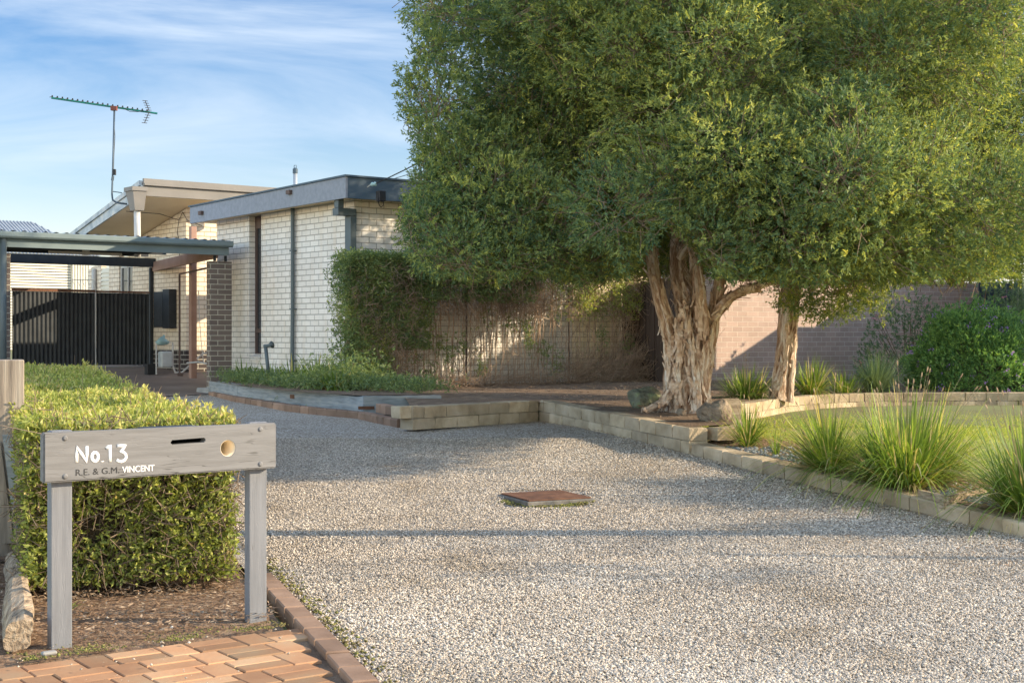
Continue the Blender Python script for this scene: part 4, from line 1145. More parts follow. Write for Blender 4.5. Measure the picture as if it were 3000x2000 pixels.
o = lg.build('split_log', 'log', smooth=False); tag(o, 'weathered split log lying on the ground beside the left letterbox post', 'log')
b = MB(); b.obox((-1.82, 5.50), U, V, .030, .016, .0, .016); tag(b.build('stone_chip', 'conc_grey', bevel=.008), 'small pale stone chip at the foot of the left letterbox post', 'stone')

# ------------------------------------------------------------------ pebbles and litter
def stones_obj(name, xy, zz, size, mat, flat=.55, tone=None):
    N = len(xy)
    base = np.array([[1, 0, 0], [.31, .95, 0], [-.81, .59, 0], [-.81, -.59, 0], [.31, -.95, 0], [0, 0, 1], [0, 0, -1]], float)
    f = []
    for k in range(5):
        k2 = (k + 1) % 5
        f += [k, k2, 5, k2, k, 6]
    ang = rng.random(N) * 6.28
    ca, sa = np.cos(ang), np.sin(ang)
    s3 = size[:, None] * (np.array([1, .72, flat])[None] * (1 + rng.normal(size=(N, 3)) * .18))
    loc_ = base[None] * s3[:, None, :] * (1 + rng.normal(size=(N, 7, 1)) * .12)
    x = loc_[..., 0] * ca[:, None] - loc_[..., 1] * sa[:, None]
    y = loc_[..., 0] * sa[:, None] + loc_[..., 1] * ca[:, None]
    zt2 = loc_[..., 2] + rng.normal(size=(N, 1)) * .3 * loc_[..., 0]
    v = np.stack([x + xy[:, :1], y + xy[:, 1:2], zt2 + zz[:, None]], -1).reshape(-1, 3)
    ff = (np.arange(N)[:, None] * 7 + np.array(f)[None]).ravel()
    return link(name, rawmesh(name, v, ff, 3, np.repeat(rng.random(N) if tone is None else tone, 10), smooth=False), mat)
N = 340000
Yr = 4.9 + (rng.random(N) ** 1.35) * 8.3
Xl = edgeX(Yr) + .06; Xr = np.minimum(kerbX(Yr) - .02, .37 * Yr + .25)
X = Xl + rng.random(N) * (Xr - Xl)
keep = (abs(X - mc.x) > .30) | (abs(Yr - 10.15) > .36)
def wob(x, y):
    return np.sin(x * 2.3 + 1.1 * np.sin(y * 1.9)) * np.sin(y * 2.9 + 1.3 * np.sin(x * 1.7)) + .6 * np.sin(x * 6.1 + y * 3) * np.sin(y * 7.3 - x * 2)
near_edge = np.exp(-(kerbX(Yr) - X) / .35) + .6 * np.exp(-(X - edgeX(Yr)) / .25)
keep &= rng.random(N) > .22 * np.clip(wob(X, Yr) - .35, 0, 1) + .45 * near_edge
X, Yr = X[keep], Yr[keep]
HY_ = np.interp(Yr, [g[0] for g in GT], [g[1] for g in GT]) + EYE
o = stones_obj('gravel', np.stack([X, Yr], 1), HY_ - .004 + rng.random(len(X)) * .008, .0038 + rng.random(len(X)) ** 2 * .0062, 'pebble', .6)
tag(o, kind='stuff')
# darker litter scattered along the edges and in drifts
def litter(name, pts, s0=.02, s1=.05, h=.0):
    N = len(pts)
    a = rng.random(N) * 6.28
    d = np.stack([np.cos(a), np.sin(a), rng.normal(size=N) * .15], 1)
    g = np.stack([rng.normal(size=N) * .3, rng.normal(size=N) * .3, np.ones(N)], 1)
    o_ = leaves_obj(name, pts, d, s0 + rng.random(N) * (s1 - s0), .006 + rng.random(N) * .008, rng.random(N), 'litter', g=g)
    o_['kind'] = 'stuff'; return o_
N = 9000
Y_ = 5.75 + rng.random(N) ** 1.1 * 2.0
X_ = -3.2 + rng.random(N) * 2.2
k = (X_ < edgeX(Y_) - .1) & (Y_ > 5.5 + .72 * (X_ + 1.87) + .1)
litter('leaf_litter', np.stack([X_[k], Y_[k], np.full(k.sum(), .008) + rng.random(k.sum()) * .012], 1), .018, .045)
N = 2600
Y_ = 9 + rng.random(N) * 6; off = rng.random(N) ** 2 * 1.1
X_ = kerbX(Y_) - .02 - off
litter('leaf_litter', np.stack([X_, Y_, np.interp(Y_, [g[0] for g in GT], [g[1] for g in GT]) + EYE + .004], 1), .012, .03)
N = 7000
Y_ = 12.6 + rng.random(N) * 8.5; X_ = -1.5 + rng.random(N) * 6
k = (X_ > kerbX(Y_) + .2) & (X_ < 1.9 + (Y_ - 12.4) * .19)
litter('leaf_litter', np.stack([X_[k], Y_[k], np.array([GTer(y) for y in Y_[k]]) + .02], 1), .02, .05)
# river stones
N = 1500
Y_ = 8.6 + rng.random(N) * 3.5; X_ = kerbX(Y_) + .24 + rng.random(N) ** 1.3 * .55
o = stones_obj('river_stones', np.stack([X_, Y_], 1), np.array([G2(y) for y in Y_]) + .01 + rng.random(N) * .012, .022 + rng.random(N) * .028, 'river', .5)
for m_ in (o,):
    sm = m_.modifiers.new('s', 'SUBSURF'); sm.levels = 1; sm.render_levels = 1
tag(o, kind='stuff')

# moss cushions and weeds between bed and pavers, in joints and round the cover
M['moss_bits'] = surf('moss cushion', [(.35, (.17, .13, .055)), (.55, (.17, .165, .045)), (.7, (.20, .205, .045))], 9, .95, .6, .003, 80, tone=.5)
N = 1700
t_ = rng.random(N); w_ = np.abs(rng.normal(size=N)) * .08
X_ = PO.x + pu.x * t_ * 1.15 - .585 * w_ + .01; Y_ = PO.y + .055 + pu.y * t_ * 1.15 + .81 * w_
k_ = (np.sin(X_ * 17) + np.sin(Y_ * 23 + X_ * 9) + rng.normal(size=N) * .7 > -.3) & (X_ < edgeX(Y_) - .06)
tag(stones_obj('moss', np.stack([X_[k_], Y_[k_]], 1), np.full(k_.sum(), .0), .002 + rng.random(k_.sum()) ** 2 * .008, 'moss_bits', .35), kind='stuff')
N = 500
a_ = rng.random(N) * 2.6 - 2.9; rr_ = .30 + np.abs(rng.normal(size=N)) * .05
X_ = mc.x + np.cos(a_) * rr_ * .95; Y_ = mc.y + np.sin(a_) * rr_
tag(stones_obj('moss', np.stack([X_, Y_], 1), np.array([H(y) for y in Y_]) + .003, .004 + rng.random(N) * .010, 'moss_bits', .45), kind='stuff')
N = 420
Y_ = 4.9 + rng.random(N) * 3.0; X_ = edgeX(Y_) + .065 + np.abs(rng.normal(size=N)) * .05
tag(stones_obj('moss', np.stack([X_, Y_], 1), np.full(N, -.002), .004 + rng.random(N) * .009, 'moss_bits', .45), kind='stuff')
# sandy grit and small stones fallen on the bed and pavers
N = 110
X_ = -1.9 + rng.random(N) * 1.1; Y_ = 4.9 + rng.random(N) * 1.6
k_ = X_ < edgeX(Y_) - .07
tag(stones_obj('scattered_stones', np.stack([X_[k_], Y_[k_]], 1), np.full(k_.sum(), .010), .002 + rng.random(k_.sum()) ** 3 * .008, 'pebble', .6), kind='stuff')
# ------------------------------------------------------------------ trees
RS = .74
def stem(mb, pts, rads, seed, seg=26, n=26):
    """fluted, slightly twisting paperbark stem through pts"""
    pts = [Vector(p) for p in pts]
    r_ = random.Random(seed)
    out, rr = [], []
    m_ = len(pts) - 1
    for i in range(n + 1):
        t = i / n * m_; k = min(int(t), m_ - 1); f = t - k
        p0 = pts[max(k - 1, 0)]; p1 = pts[k]; p2 = pts[k + 1]; p3 = pts[min(k + 2, m_)]
        q = .5 * ((2 * p1) + (p2 - p0) * f + (2 * p0 - 5 * p1 + 4 * p2 - p3) * f * f + (3 * p1 - p0 - 3 * p2 + p3) * f ** 3)
        out.append(q + Vector((r_.uniform(-1, 1), r_.uniform(-1, 1), 0)) * .006)
        rr.append((rads[k] + (rads[k + 1] - rads[k]) * f) * RS)
    ph = [r_.uniform(0, 6.28) for _ in range(8)]
    def fl(a, L, i):
        tw = a + L * .35
        return (1 + .13 * math.sin(2 * tw + ph[0]) + .13 * math.sin(5 * tw + ph[1] + 1.3 * math.sin(L * 2 + ph[2])) + .05 * math.sin(9 * tw + ph[3] + L) + .03 * math.sin(15 * tw + L * 6 + ph[4])
                + .05 * math.sin(L * 7 + ph[5]) * math.sin(a * 2 + ph[6]) + r_.uniform(-.025, .025))
    mb.tube(out, rr, seg, flute=fl, seed=seed * 1.7)
    return out, rr
def flakes(name, stems_, N, parent, size=.05):
    """loose curls of bark standing off the stems"""
    v, f, t = [], [], []
    for _ in range(N):
        out, rr = random.choice(stems_)
        i = random.randrange(1, len(out) - 2)
        p = out[i].lerp(out[i + 1], random.random()); ax = (out[i + 1] - out[i]).normalized()
        a = random.uniform(0, 6.28)
        e1 = ax.orthogonal().normalized(); e2 = ax.cross(e1)
        nr = e1 * math.cos(a) + e2 * math.sin(a); tg = ax.cross(nr)
        L = size * random.uniform(.6, 2.6); W = size * random.uniform(.2, .55)
        c = p + nr * rr[i] * .97
        lift = random.uniform(.15, .5)
        n0 = len(v)
        up = random.choice((1, -1))
        for k in range(4):
            s = k / 3
            q = c + ax * (s - .3) * L * up + nr * (s ** 1.6) * L * lift
            wd = W * (1 - .55 * s) * random.uniform(.7, 1.2)
            v += [tuple(q - tg * wd + nr * .3 * wd * (s)), tuple(q + tg * wd)]
        for k in range(3):
            f += [n0 + 2 * k, n0 + 2 * k + 1, n0 + 2 * k + 3, n0 + 2 * k + 2]; t.append(random.random())
    me_ = rawmesh(name, np.array(v), f, 4, t)
    o_ = link(name, me_, 'flake', parent); o_['kind'] = 'stuff'
    return o_
M['flake'] = surf('peeling bark', [(.3, (.24, .14, .085)), (.5, (.50, .36, .25)), (.7, (.68, .58, .47))], 14, .9, .2)

def crown_obj(name, clumps, dens, k, mat, parent, leaf=(.026, .046), lw=(.0085, .0135), tw=.09, zmin=None, keep=None, inner=.16, tone_shift=0):
    """leaf sprigs spread through the shells of many clumps"""
    PP, DD, TT, OO = [], [], [], []
    for (x, y, zz, r) in clumps:
        n = int(dens * r * r)
        d = unit(rng.normal(size=(n, 3)))
        lump = 1 + .26 * np.sin(d[:, 0] * 5 + x * 3) * np.sin(d[:, 2] * 6 + zz * 2) + .16 * np.sin(d[:, 1] * 13 + d[:, 0] * 11 + y * 5)
        rad = r * lump * (1 - inner * rng.random(n) ** 1.5)
        p = np.array([x, y, zz]) + d * rad[:, None] * np.array([1, 1, .88])
        PP.append(p); DD.append(d + np.array([0, 0, .15]) + rng.normal(size=(n, 3)) * .45)
        OO.append(d)
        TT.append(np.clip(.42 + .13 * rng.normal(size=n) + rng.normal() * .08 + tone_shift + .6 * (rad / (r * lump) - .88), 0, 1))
    P0, D, TN = np.concatenate(PP), np.concatenate(DD), np.concatenate(TT)
    ON = np.concatenate(OO)
    m = np.ones(len(P0), bool)
    if zmin is not None: m &= P0[:, 2] > zmin + rng.normal(size=len(P0)) * .05
    if keep is not None: m &= keep(P0)
    P0, D, TN, ON = P0[m], D[m], TN[m], ON[m]
    b, d = sprigs(P0, D, k, .55, tw, .1)
    N = len(b)
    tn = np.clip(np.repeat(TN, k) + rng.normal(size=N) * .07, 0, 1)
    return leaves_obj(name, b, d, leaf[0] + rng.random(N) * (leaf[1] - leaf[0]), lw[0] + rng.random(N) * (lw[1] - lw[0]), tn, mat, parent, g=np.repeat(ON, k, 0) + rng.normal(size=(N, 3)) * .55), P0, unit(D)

# --- big multi-stemmed paperbark
T1 = Vector((1.735, 13.9, 0)); g1 = GTer(13.9)
t1 = empty('paperbark_tree', (T1.x, T1.y, g1), 0, 'big multi stemmed paperbark with pale peeling bark and wide clipped crown', 'tree', 'paperbark trees in the front garden')
def S(x, y, dy=0): q = P(x, y, 13.9 + dy); return Vector((q.x - T1.x, q.y - T1.y, q.z - g1))
b = MB(); st = []
st.append(stem(b, [S(1985, 1215), S(1975, 1100), S(1965, 1000), S(1935, 880), S(1912, 780), S(1900, 690), S(1890, 560)], [.155, .125, .10, .082, .072, .065, .05], 1))
st.append(stem(b, [S(2022, 1215, -.05), S(2020, 1100, -.05), S(2015, 980), S(1995, 860, .1), S(1980, 760, .15), S(1985, 650, .2), S(1960, 480, .3)], [.15, .13, .11, .085, .075, .07, .05], 2))
st.append(stem(b, [S(2052, 1215), S(2048, 1080, -.05), S(2055, 960, -.08), S(2050, 860, -.1), S(2035, 740, -.1), S(2040, 620, 0), S(2050, 440, .1)], [.14, .115, .10, .085, .07, .06, .05], 3))
st.append(stem(b, [S(2040, 1200, .12), S(2070, 1050, .1), S(2090, 930, .08), S(2105, 840, .05), S(2120, 740, 0), S(2160, 600, .0)], [.13, .11, .095, .075, .062, .045], 4))
st.append(stem(b, [S(2085, 940, .05), S(2130, 880, -.05), S(2175, 852, -.1), S(2225, 836, -.1), S(2300, 800, -.1)], [.06, .058, .05, .04, .03], 5, 16, 18))
st.append(stem(b, [S(2000, 960, .1), S(2040, 870, .15), S(2000, 780, .2), S(2020, 660, .3), S(2080, 500, .5)], [.07, .06, .05, .045, .04], 6, 16, 18))
st.append(stem(b, [S(1880, 1203, -.2), S(1925, 1190, -.15), S(1965, 1150, -.1), S(1990, 1080, -.05), S(1990, 1000, 0)], [.018, .035, .06, .08, .06], 7, 16, 18))
st.append(stem(b, [S(2035, 1218, -.12), S(2040, 1150, -.13), S(2030, 1040, -.12), S(2010, 940, -.08), S(2005, 880, 0)], [.075, .07, .06, .06, .04], 8, 18, 20))
st.append(stem(b, [S(1990, 1210, -.12), S(1985, 1130, -.12), S(1992, 1020, -.1), S(1985, 930, -.05)], [.07, .06, .055, .04], 9, 18, 18))
b.build('trunk', 'bark', t1)
flakes('bark_flake', st, 1300, t1, .058)
# limbs hidden inside the crown
b = MB()
for tgt in ((-1.9, -.6, 2.6), (-1.2, .9, 3.6), (.3, -1.6, 3.8), (1.6, .5, 3.9), (2.5, -1.2, 3.2), (.2, 1.4, 4.3), (-1.6, -1.5, 3.4), (1.0, -2.0, 2.8), (2.6, 1.0, 2.9)):
    s_ = Vector((random.uniform(-.25, .35), random.uniform(-.1, .2), random.uniform(1.5, 2.0))); t_ = Vector(tgt)
    m_ = s_.lerp(t_, .5) + Vector((0, 0, .25))
    stem(b, [s_, s_.lerp(m_, .5) + Vector((0, 0, .05)), m_, t_], [.055, .045, .035, .018], random.randrange(99), 10, 12)
b.build('limb', 'bark', t1)['kind'] = 'stuff'
# crown: boxy clipped dome, world coordinates relative to the tree base
cl = []
def shell(cx, cy, cz, rx, ry, rz, n, r0, r1, ex=3.2, zlow=-1.0, filt=None):
    k = 0
    while k < n:
        d = Vector((random.gauss(0, 1), random.gauss(0, 1), random.gauss(0, 1))).normalized()
        m_ = ((d.x ** 2 + d.y ** 2) ** (ex / 2) + abs(d.z) ** ex) ** (-1 / ex)
        d = d * m_ * random.uniform(.66, .84)
        if d.z < zlow: continue
        p = (cx + d.x * rx, cy + d.y * ry, cz + d.z * rz, random.uniform(r0, r1))
        if filt and not filt(p): continue
        cl.append(p); k += 1
random.seed(11)
Zb = 1.82 - g1
def f1(p):
    wx, wy, wz = p[0] + T1.x, p[1] + T1.y, p[2] + g1
    # opening in front of the stems
    if wy < 14.4 and abs(wx / wy - .112) < .038 and wz < 1.26 + .105 * wy * .86: return False
    return True
shell(.50, .0, 2.6, 2.60, 2.95, 2.1, 52, .66, .98, 3.4, filt=f1)
for (x_, y_, z_, r_) in list(cl):
    for _ in range(3):
        d_ = Vector((x_ - .5, y_, (z_ - 2.6) * .8)).normalized() + Vector((random.gauss(0, .6), random.gauss(0, .6), random.gauss(0, .6))); d_.normalize()
        cl.append((x_ + d_.x * r_ * .95, y_ + d_.y * r_ * .95, z_ + d_.z * r_ * .85, random.uniform(.22, .36)))
for i in range(16): cl.append((random.uniform(-.9, 1.3), random.uniform(-2.75, -2.35), random.uniform(1.45, 2.3), .42))
for i in range(40): cl.append((random.uniform(-1.7, 3.0), random.uniform(-2.4, 2.4), random.uniform(1.2, 4.0), random.uniform(.4, .6)))
for (x, y, Y, r) in ((1330, 770, 11.8, .28), (1400, 800, 12.2, .3), (1500, 790, 12.0, .32), (1590, 790, 12.5, .32), (1700, 800, 12.6, .30), (1770, 770, 12.8, .28), (1250, 700, 12.0, .3), (1255, 600, 12.4, .35), (1230, 560, 13, .3), (1260, 330, 12.4, .35), (1245, 200, 12.5, .3), (1260, 10, 13.5, .45), (1265, 100, 13.2, .42), (1230, 20, 14.4, .35), (1250, 260, 13.4, .4), (1240, 420, 13.6, .38), (1330, 40, 12.6, .4), (1330, 570, 12.6, .5), (1400, 540, 12.9, .55), (1310, 500, 13.0, .5), (1450, 640, 12.4, .5), (1300, 680, 12.6, .42), (1480, 560, 13.2, .6), (1390, 690, 12.4, .45), (1560, 690, 12.3, .5), (2860, 730, 13.6, .45), (2960, 750, 13.8, .5), (2740, 750, 13.4, .42), (3040, 720, 13.8, .5), (2620, 740, 13.0, .4), (2480, 740, 12.8, .4)):
    q = P(x, y - 25, Y); cl.append((q.x - T1.x, q.y - T1.y, q.z - g1, r))
def keep1(p):
    wx, wy, wz = p[:, 0] + T1.x, p[:, 1] + T1.y, p[:, 2] + g1
    ratio = wx / wy
    top = EYE + (HY - (640 + 260 * np.abs(ratio - .113) / .05)) / F * wy
    return ~((wy < 14.1) & (np.abs(ratio - .113) < .045) & (wz < top)) & (wz > 1.26 + .0405 * wy + .035 * np.sin(wx * 7)) & (ratio > -.071 + .006 * np.sin(wz * 5) + .004 * np.sin(wy * 9)) | (wz < 0)
c1, q0, qd = crown_obj('crown', cl, 4200, 10, 'leaf_tree', t1, keep=keep1)
pk = rng.random(len(q0)) < .10
sticks_obj('twig', q0[pk] - qd[pk] * .25, q0[pk] + qd[pk] * .05, .0035, 'twig', t1)['kind'] = 'stuff'

RS = .95
# --- slimmer paperbark behind
T2 = Vector((P(2298, 1150, 17.2).x, 17.2, 0)); g2 = GTer(17)
t2 = empty('paperbark_tree', (T2.x, T2.y, g2), 0, 'slimmer single stemmed paperbark standing in front of the brown brick wall', 'tree', 'paperbark trees in the front garden')
def S2(x, y, dy=0): q = P(x, y, 17.2 + dy); return Vector((q.x - T2.x, q.y - T2.y, q.z - g2))
b = MB(); st2 = []
st2.append(stem(b, [S2(2292, 1170), S2(2297, 1120), S2(2305, 1020), S2(2312, 920), S2(2322, 830), S2(2335, 700), S2(2340, 500)], [.15, .122, .112, .108, .11, .09, .06], 21))
st2.append(stem(b, [S2(2262, 1172, -.02), S2(2278, 1130, -.04), S2(2300, 1040, -.03)], [.05, .06, .05], 22, 14, 12))
b.build('trunk', 'bark', t2); flakes('bark_flake', st2, 160, t2, .05)
cl = []
shell(.9, .7, 3.5, 2.7, 2.9, 2.6, 46, .6, .95, 3.2)
for i in range(18): cl.append((random.uniform(2.2, 4.6) - T2.x, random.uniform(19.3, 20.8) - T2.y, random.uniform(2.8, 3.8) - g2, .5))
for (x, y, Y, r) in ((2330, 850, 16.6, .26), (2390, 860, 16.8, .32), (2450, 860, 16.6, .30), (2520, 850, 16.8, .25), (2420, 890, 16.7, .20), (2480, 885, 16.9, .18), (2400, 915, 16.7, .10), (2270, 830, 16.8, .25), (2340, 890, 16.9, .15)):
    q = P(x, y, Y); cl.append((q.x - T2.x, q.y - T2.y, q.z - g2, r))
def keep2(p):
    wx, wy, wz = p[:, 0] + T2.x, p[:, 1] + T2.y, p[:, 2] + g2
    hang = (wx < 4.45) & (wx > 3.1) & (wy < 17.4) & (wz > .95)
    return hang | ((wz > 1.30 + .038 * wy + .5 * np.clip(wy - 18.2, 0, 1) - .25 * np.clip(20.4 - wy, 0, 1.1) * (wy > 19.2) + .04 * np.sin(wx * 6)) & (wy < 20.9) & ((wy < 19.2) | (wx < 4.8 + .1 * np.sin(wy * 9))))
c2, q0, qd = crown_obj('crown', cl, 3300, 10, 'leaf_tree', t2, tone_shift=.10, keep=keep2)

# ------------------------------------------------------------------ box hedge
hd = Vector((-.372, .928, 0)); hn = Vector((.928, .372, 0))
HR0 = Vector((-1.40, 7.02, 0)); HL = 8.6; HWd = .98
hg = empty('box_hedge', (HR0.x, HR0.y, 0), 0, 'long clipped green hedge with flat top behind the letterbox', 'hedge')
def ht(s): return EYE - .455 + max(0, s - 4.2) * .018 + (.02 if s > 4.3 else 0)
def hpt(s, w_, h): q = hd * s - hn * w_; return Vector((q.x, q.y, h))
# dark core for the inner twigs and the shade between them
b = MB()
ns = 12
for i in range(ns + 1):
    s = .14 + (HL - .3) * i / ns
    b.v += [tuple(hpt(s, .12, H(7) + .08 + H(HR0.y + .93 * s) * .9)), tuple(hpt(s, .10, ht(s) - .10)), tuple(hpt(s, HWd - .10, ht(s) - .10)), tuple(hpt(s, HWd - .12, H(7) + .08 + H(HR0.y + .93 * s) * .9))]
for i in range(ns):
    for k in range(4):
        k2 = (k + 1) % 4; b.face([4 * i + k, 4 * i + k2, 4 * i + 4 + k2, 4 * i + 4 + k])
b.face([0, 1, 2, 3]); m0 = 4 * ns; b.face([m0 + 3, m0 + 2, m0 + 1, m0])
b.build('shaded_twig_core', 'hedge_core', hg)
def hedge_pts(n, face, bias=1.0):
    if face == 'top':
        s = rng.random(n) ** bias * HL; w_ = rng.random(n) * (HWd + .04) - .02
        h = np.interp(s, [0, 4.2, 4.35, HL], [ht(0), ht(4.2), ht(4.35), ht(HL)]) + .018 * np.sin(s * 5 + w_ * 7) + rng.normal(size=n) * .010 - rng.random(n) ** 2 * .05
        nrm = np.array([0, 0, 1.0])
    elif face == 'front':
        w_ = rng.random(n) * HWd; u_ = rng.random(n)
        h = .04 + u_ * (ht(0) - .04); bulge = .05 * np.sin(w_ * 6) + .05 * np.sin(h * 9 + w_ * 3) - .12 * np.clip(.35 - h, 0, 1)
        s = -.0 + .02 - bulge * .6 + rng.random(n) ** 2 * .16
        nrm = np.array([-hd.x, -hd.y, 0])
    elif face == 'right':
        s = rng.random(n) ** bias * HL; u_ = rng.random(n)
        gz = np.interp(HR0.y + .93 * s, [g[0] for g in GT], [g[1] for g in GT]) + EYE
        tz = np.interp(s, [0, 4.2, 4.35, HL], [ht(0), ht(4.2), ht(4.35), ht(HL)])
        h = gz + .05 + u_ * (tz - gz - .05); w_ = -.0 + rng.random(n) ** 2 * .12 - .02 * np.sin(s * 4 + h * 6)
        nrm = np.array([hn.x, hn.y, 0])
    else:
        s = rng.random(n) ** bias * HL; u_ = rng.random(n)
        gz = np.interp(HR0.y + .93 * s, [g[0] for g in GT], [g[1] for g in GT]) + EYE
        h = gz + .05 + u_ * (ht(0) - gz); w_ = HWd - rng.random(n) ** 2 * .12
        nrm = np.array([-hn.x, -hn.y, 0])
    x = hd.x * s - hn.x * w_; y = hd.y * s - hn.y * w_
    return np.stack([x, y, h], 1), nrm
LB_, LD_, LT_, TA, TB = [], [], [], [], []
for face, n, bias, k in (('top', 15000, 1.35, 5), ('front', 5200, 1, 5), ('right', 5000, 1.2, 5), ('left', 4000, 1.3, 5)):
    p, nr = hedge_pts(n, face, bias)
    if face == 'front':
        msk = (np.sin(p[:, 0] * 9 + 1) * np.sin(p[:, 2] * 8 + 2) + rng.normal(size=n) * .55) > -.55
        p = p[msk]; n = len(p)
    D = nr + rng.normal(size=(n, 3)) * .55 + np.array([0, 0, .25])
    bb_, dd_ = sprigs(p - unit(D) * .03, D, k, .7, .05, .1)
    LB_.append(bb_); LD_.append(dd_)
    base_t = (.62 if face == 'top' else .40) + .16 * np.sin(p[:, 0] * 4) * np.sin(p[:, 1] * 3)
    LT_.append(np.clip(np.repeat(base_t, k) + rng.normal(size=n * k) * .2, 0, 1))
    mt = rng.random(n) < (.16 if face != 'top' else .05)
    if face == 'front': mt = rng.random(n) < .9
    TA.append(p[mt] - unit(D[mt]) * .11 + rng.normal(size=(mt.sum(), 3)) * .03); TB.append(p[mt] + unit(D[mt]) * .01 + rng.normal(size=(mt.sum(), 3)) * .05)
for _ in range(70):
    s_ = random.random() ** 1.3 * HL; w_ = random.choice((random.uniform(0, HWd), 0.0, 0.0)); q_ = hpt(s_, w_, ht(s_))
    L_ = random.uniform(.03, .09); n = 14
    p = np.array([[q_.x, q_.y, q_.z + L_ * random.random()] for _ in range(n)])
    LB_.append(p); LD_.append(unit(rng.normal(size=(n, 3)) + np.array([.2, 0, .8]))); LT_.append(np.full(n, .85))
Bx, Dx, Tx = np.concatenate(LB_), np.concatenate(LD_), np.concatenate(LT_)
N = len(Bx)
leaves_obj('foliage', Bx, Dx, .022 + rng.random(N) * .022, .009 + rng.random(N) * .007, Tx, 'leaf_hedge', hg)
sticks_obj('twig', np.concatenate(TA), np.concatenate(TB), .0026, 'twig', hg)['kind'] = 'stuff'

# ------------------------------------------------------------------ creeper on the trellis
cr = empty('creeper', TR0, A, 'tangled creeper with bare brown stems and green leaves covering the trellis', 'creeper')
LB_, LD_, LT_ = [], [], []
def cre(n, xf, zf, yf, tone, k=5, spread=.8, L=.06):
    p = np.stack([xf(n), yf(n), zf(n)], 1)
    D = np.stack([rng.normal(size=n) * .5, -np.abs(rng.normal(size=n)) - .2, rng.normal(size=n) * .5 + .1], 1)
    b_, d_ = sprigs(p, D, k, spread, L)
    LB_.append(b_); LD_.append(d_); LT_.append(np.clip(tone + rng.normal(size=n * k) * .2, 0, 1))
ru = lambda a, b_: (lambda n: a + rng.random(n) * (b_ - a))
topz = lambda x: EYE + 1.06 + .05 * np.sin(x * 3) + .55 * np.clip((x - 4.2) / 1.2, 0, 1)
# thick green left end that bulges towards the street
def blob(n, x0, x1, z0, z1, y0, y1, tone, k=5):
    x = x0 + rng.random(n) * (x1 - x0); zz = z0 + rng.random(n) * (z1 - z0)
    y = y0 + (rng.random(n) ** 1.7) * (y1 - y0) + .05 * np.sin(x * 7 + zz * 5)
    p = np.stack([x, y, zz], 1); D = np.stack([rng.normal(size=n) * .6, -np.abs(rng.normal(size=n)), rng.normal(size=n) * .5 + .2], 1)
    b_, d_ = sprigs(p, D, k, .8, .06)
    LB_.append(b_); LD_.append(d_); LT_.append(np.clip(tone + np.repeat(.14 * np.sin(x * 6) * np.sin(zz * 7), k) + rng.normal(size=n * k) * .2, 0, 1))
blob(6500, -.32, .45, z(-.75), z(1.02), -.32, .12, .50)
blob(3600, .5, 1.15, z(-.2), z(1.04), -.26, .08, .45)
blob(8000, -.25, 3.0, z(.78), z(1.08), -.30, .2, .5)
blob(3600, .5, 2.9, z(.46), z(.95), -.24, .1, .40)
blob(900, 1.9, 4.2, z(.62), z(1.12), -.16, .1, .42)
blob(2300, 3.9, 5.25, z(.35), z(1.62), -.10, .12, .8)
blob(500, 3.4, 5.1, z(.2), z(.9), -.06, .08, .62)
for (x, zz) in ((.95, -.3), (1.4, -.15), (1.55, -.35), (2.1, -.45), (2.9, .1), (3.3, -.25), (3.5, -.5), (2.6, .2), (4.4, -.1), (4.9, -.2), (1.2, -.5), (2.2, .35), (3.0, -.1), (1.0, .1), (1.75, -.2)):
    n = 45; cre(n, lambda n: x + rng.normal(size=n) * .07, lambda n: z(zz) + rng.normal(size=n) * .10, lambda n: -.03 + rng.normal(size=n) * .02, .45)
Bx, Dx, Tx = np.concatenate(LB_), np.concatenate(LD_), np.concatenate(LT_)
N = len(Bx)
leaves_obj('foliage', Bx, Dx,   .026 + rng.random(N) * .026, .010 + rng.random(N) * .009, Tx, 'leaf_vine', cr)
# stems: wandering verticals up the mesh, tangle at top and base
b = MB()
def wander(x, z0, z1, r, wob=.04, n=12, y=-.015):
    pts = []; xx = x; yy = y
    for i in range(n + 1):
        pts.append((xx, yy + random.uniform(-.012, .012), z0 + (z1 - z0) * i / n))
        xx += random.uniform(-wob, wob)
    b.tube(pts, [r * random.uniform(.7, 1.2) for _ in pts], 4, cap=False)
for i in range(int(TRL / .075)):
    x = i * .075 + random.uniform(-.02, .02)
    for k in range(random.choice((1, 1, 2))):
        wander(x, z(-.75), z(random.uniform(.5, 1.05)), random.uniform(.004, .0085), .024)
for i in range(150):
    x = random.uniform(.2, TRL); x2 = x + random.uniform(-.5, .5); z0_ = random.uniform(-.7, .6)
    q0_ = Vector((x, -.02, z(z0_))); q1_ = Vector((x2, -.02, z(z0_ + random.uniform(.1, .7))))
    md = q0_.lerp(q1_, .5) + Vector((random.uniform(-.15, .15), random.uniform(-.06, 0), random.uniform(-.1, .1)))
    b.tube([q0_, q0_.lerp(md, .6), md, md.lerp(q1_, .6), q1_], random.uniform(.0025, .005), 3, cap=False)
b.build('stem', 'vine', cr)['kind'] = 'stuff'
def tangle(n, x0, x1, z0, z1, y0, y1, L, dirn, r=.003):
    p = np.stack([x0 + rng.random(n) * (x1 - x0), y0 + rng.random(n) * (y1 - y0), z0 + rng.random(n) * (z1 - z0)], 1)
    d = unit(np.array(dirn)[None] + rng.normal(size=(n, 3)) * .6) * (L * (.4 + rng.random((n, 1))))
    m = p + d * .5 + rng.normal(size=(n, 3)) * .03
    return np.concatenate([p, m]), np.concatenate([m, p + d])
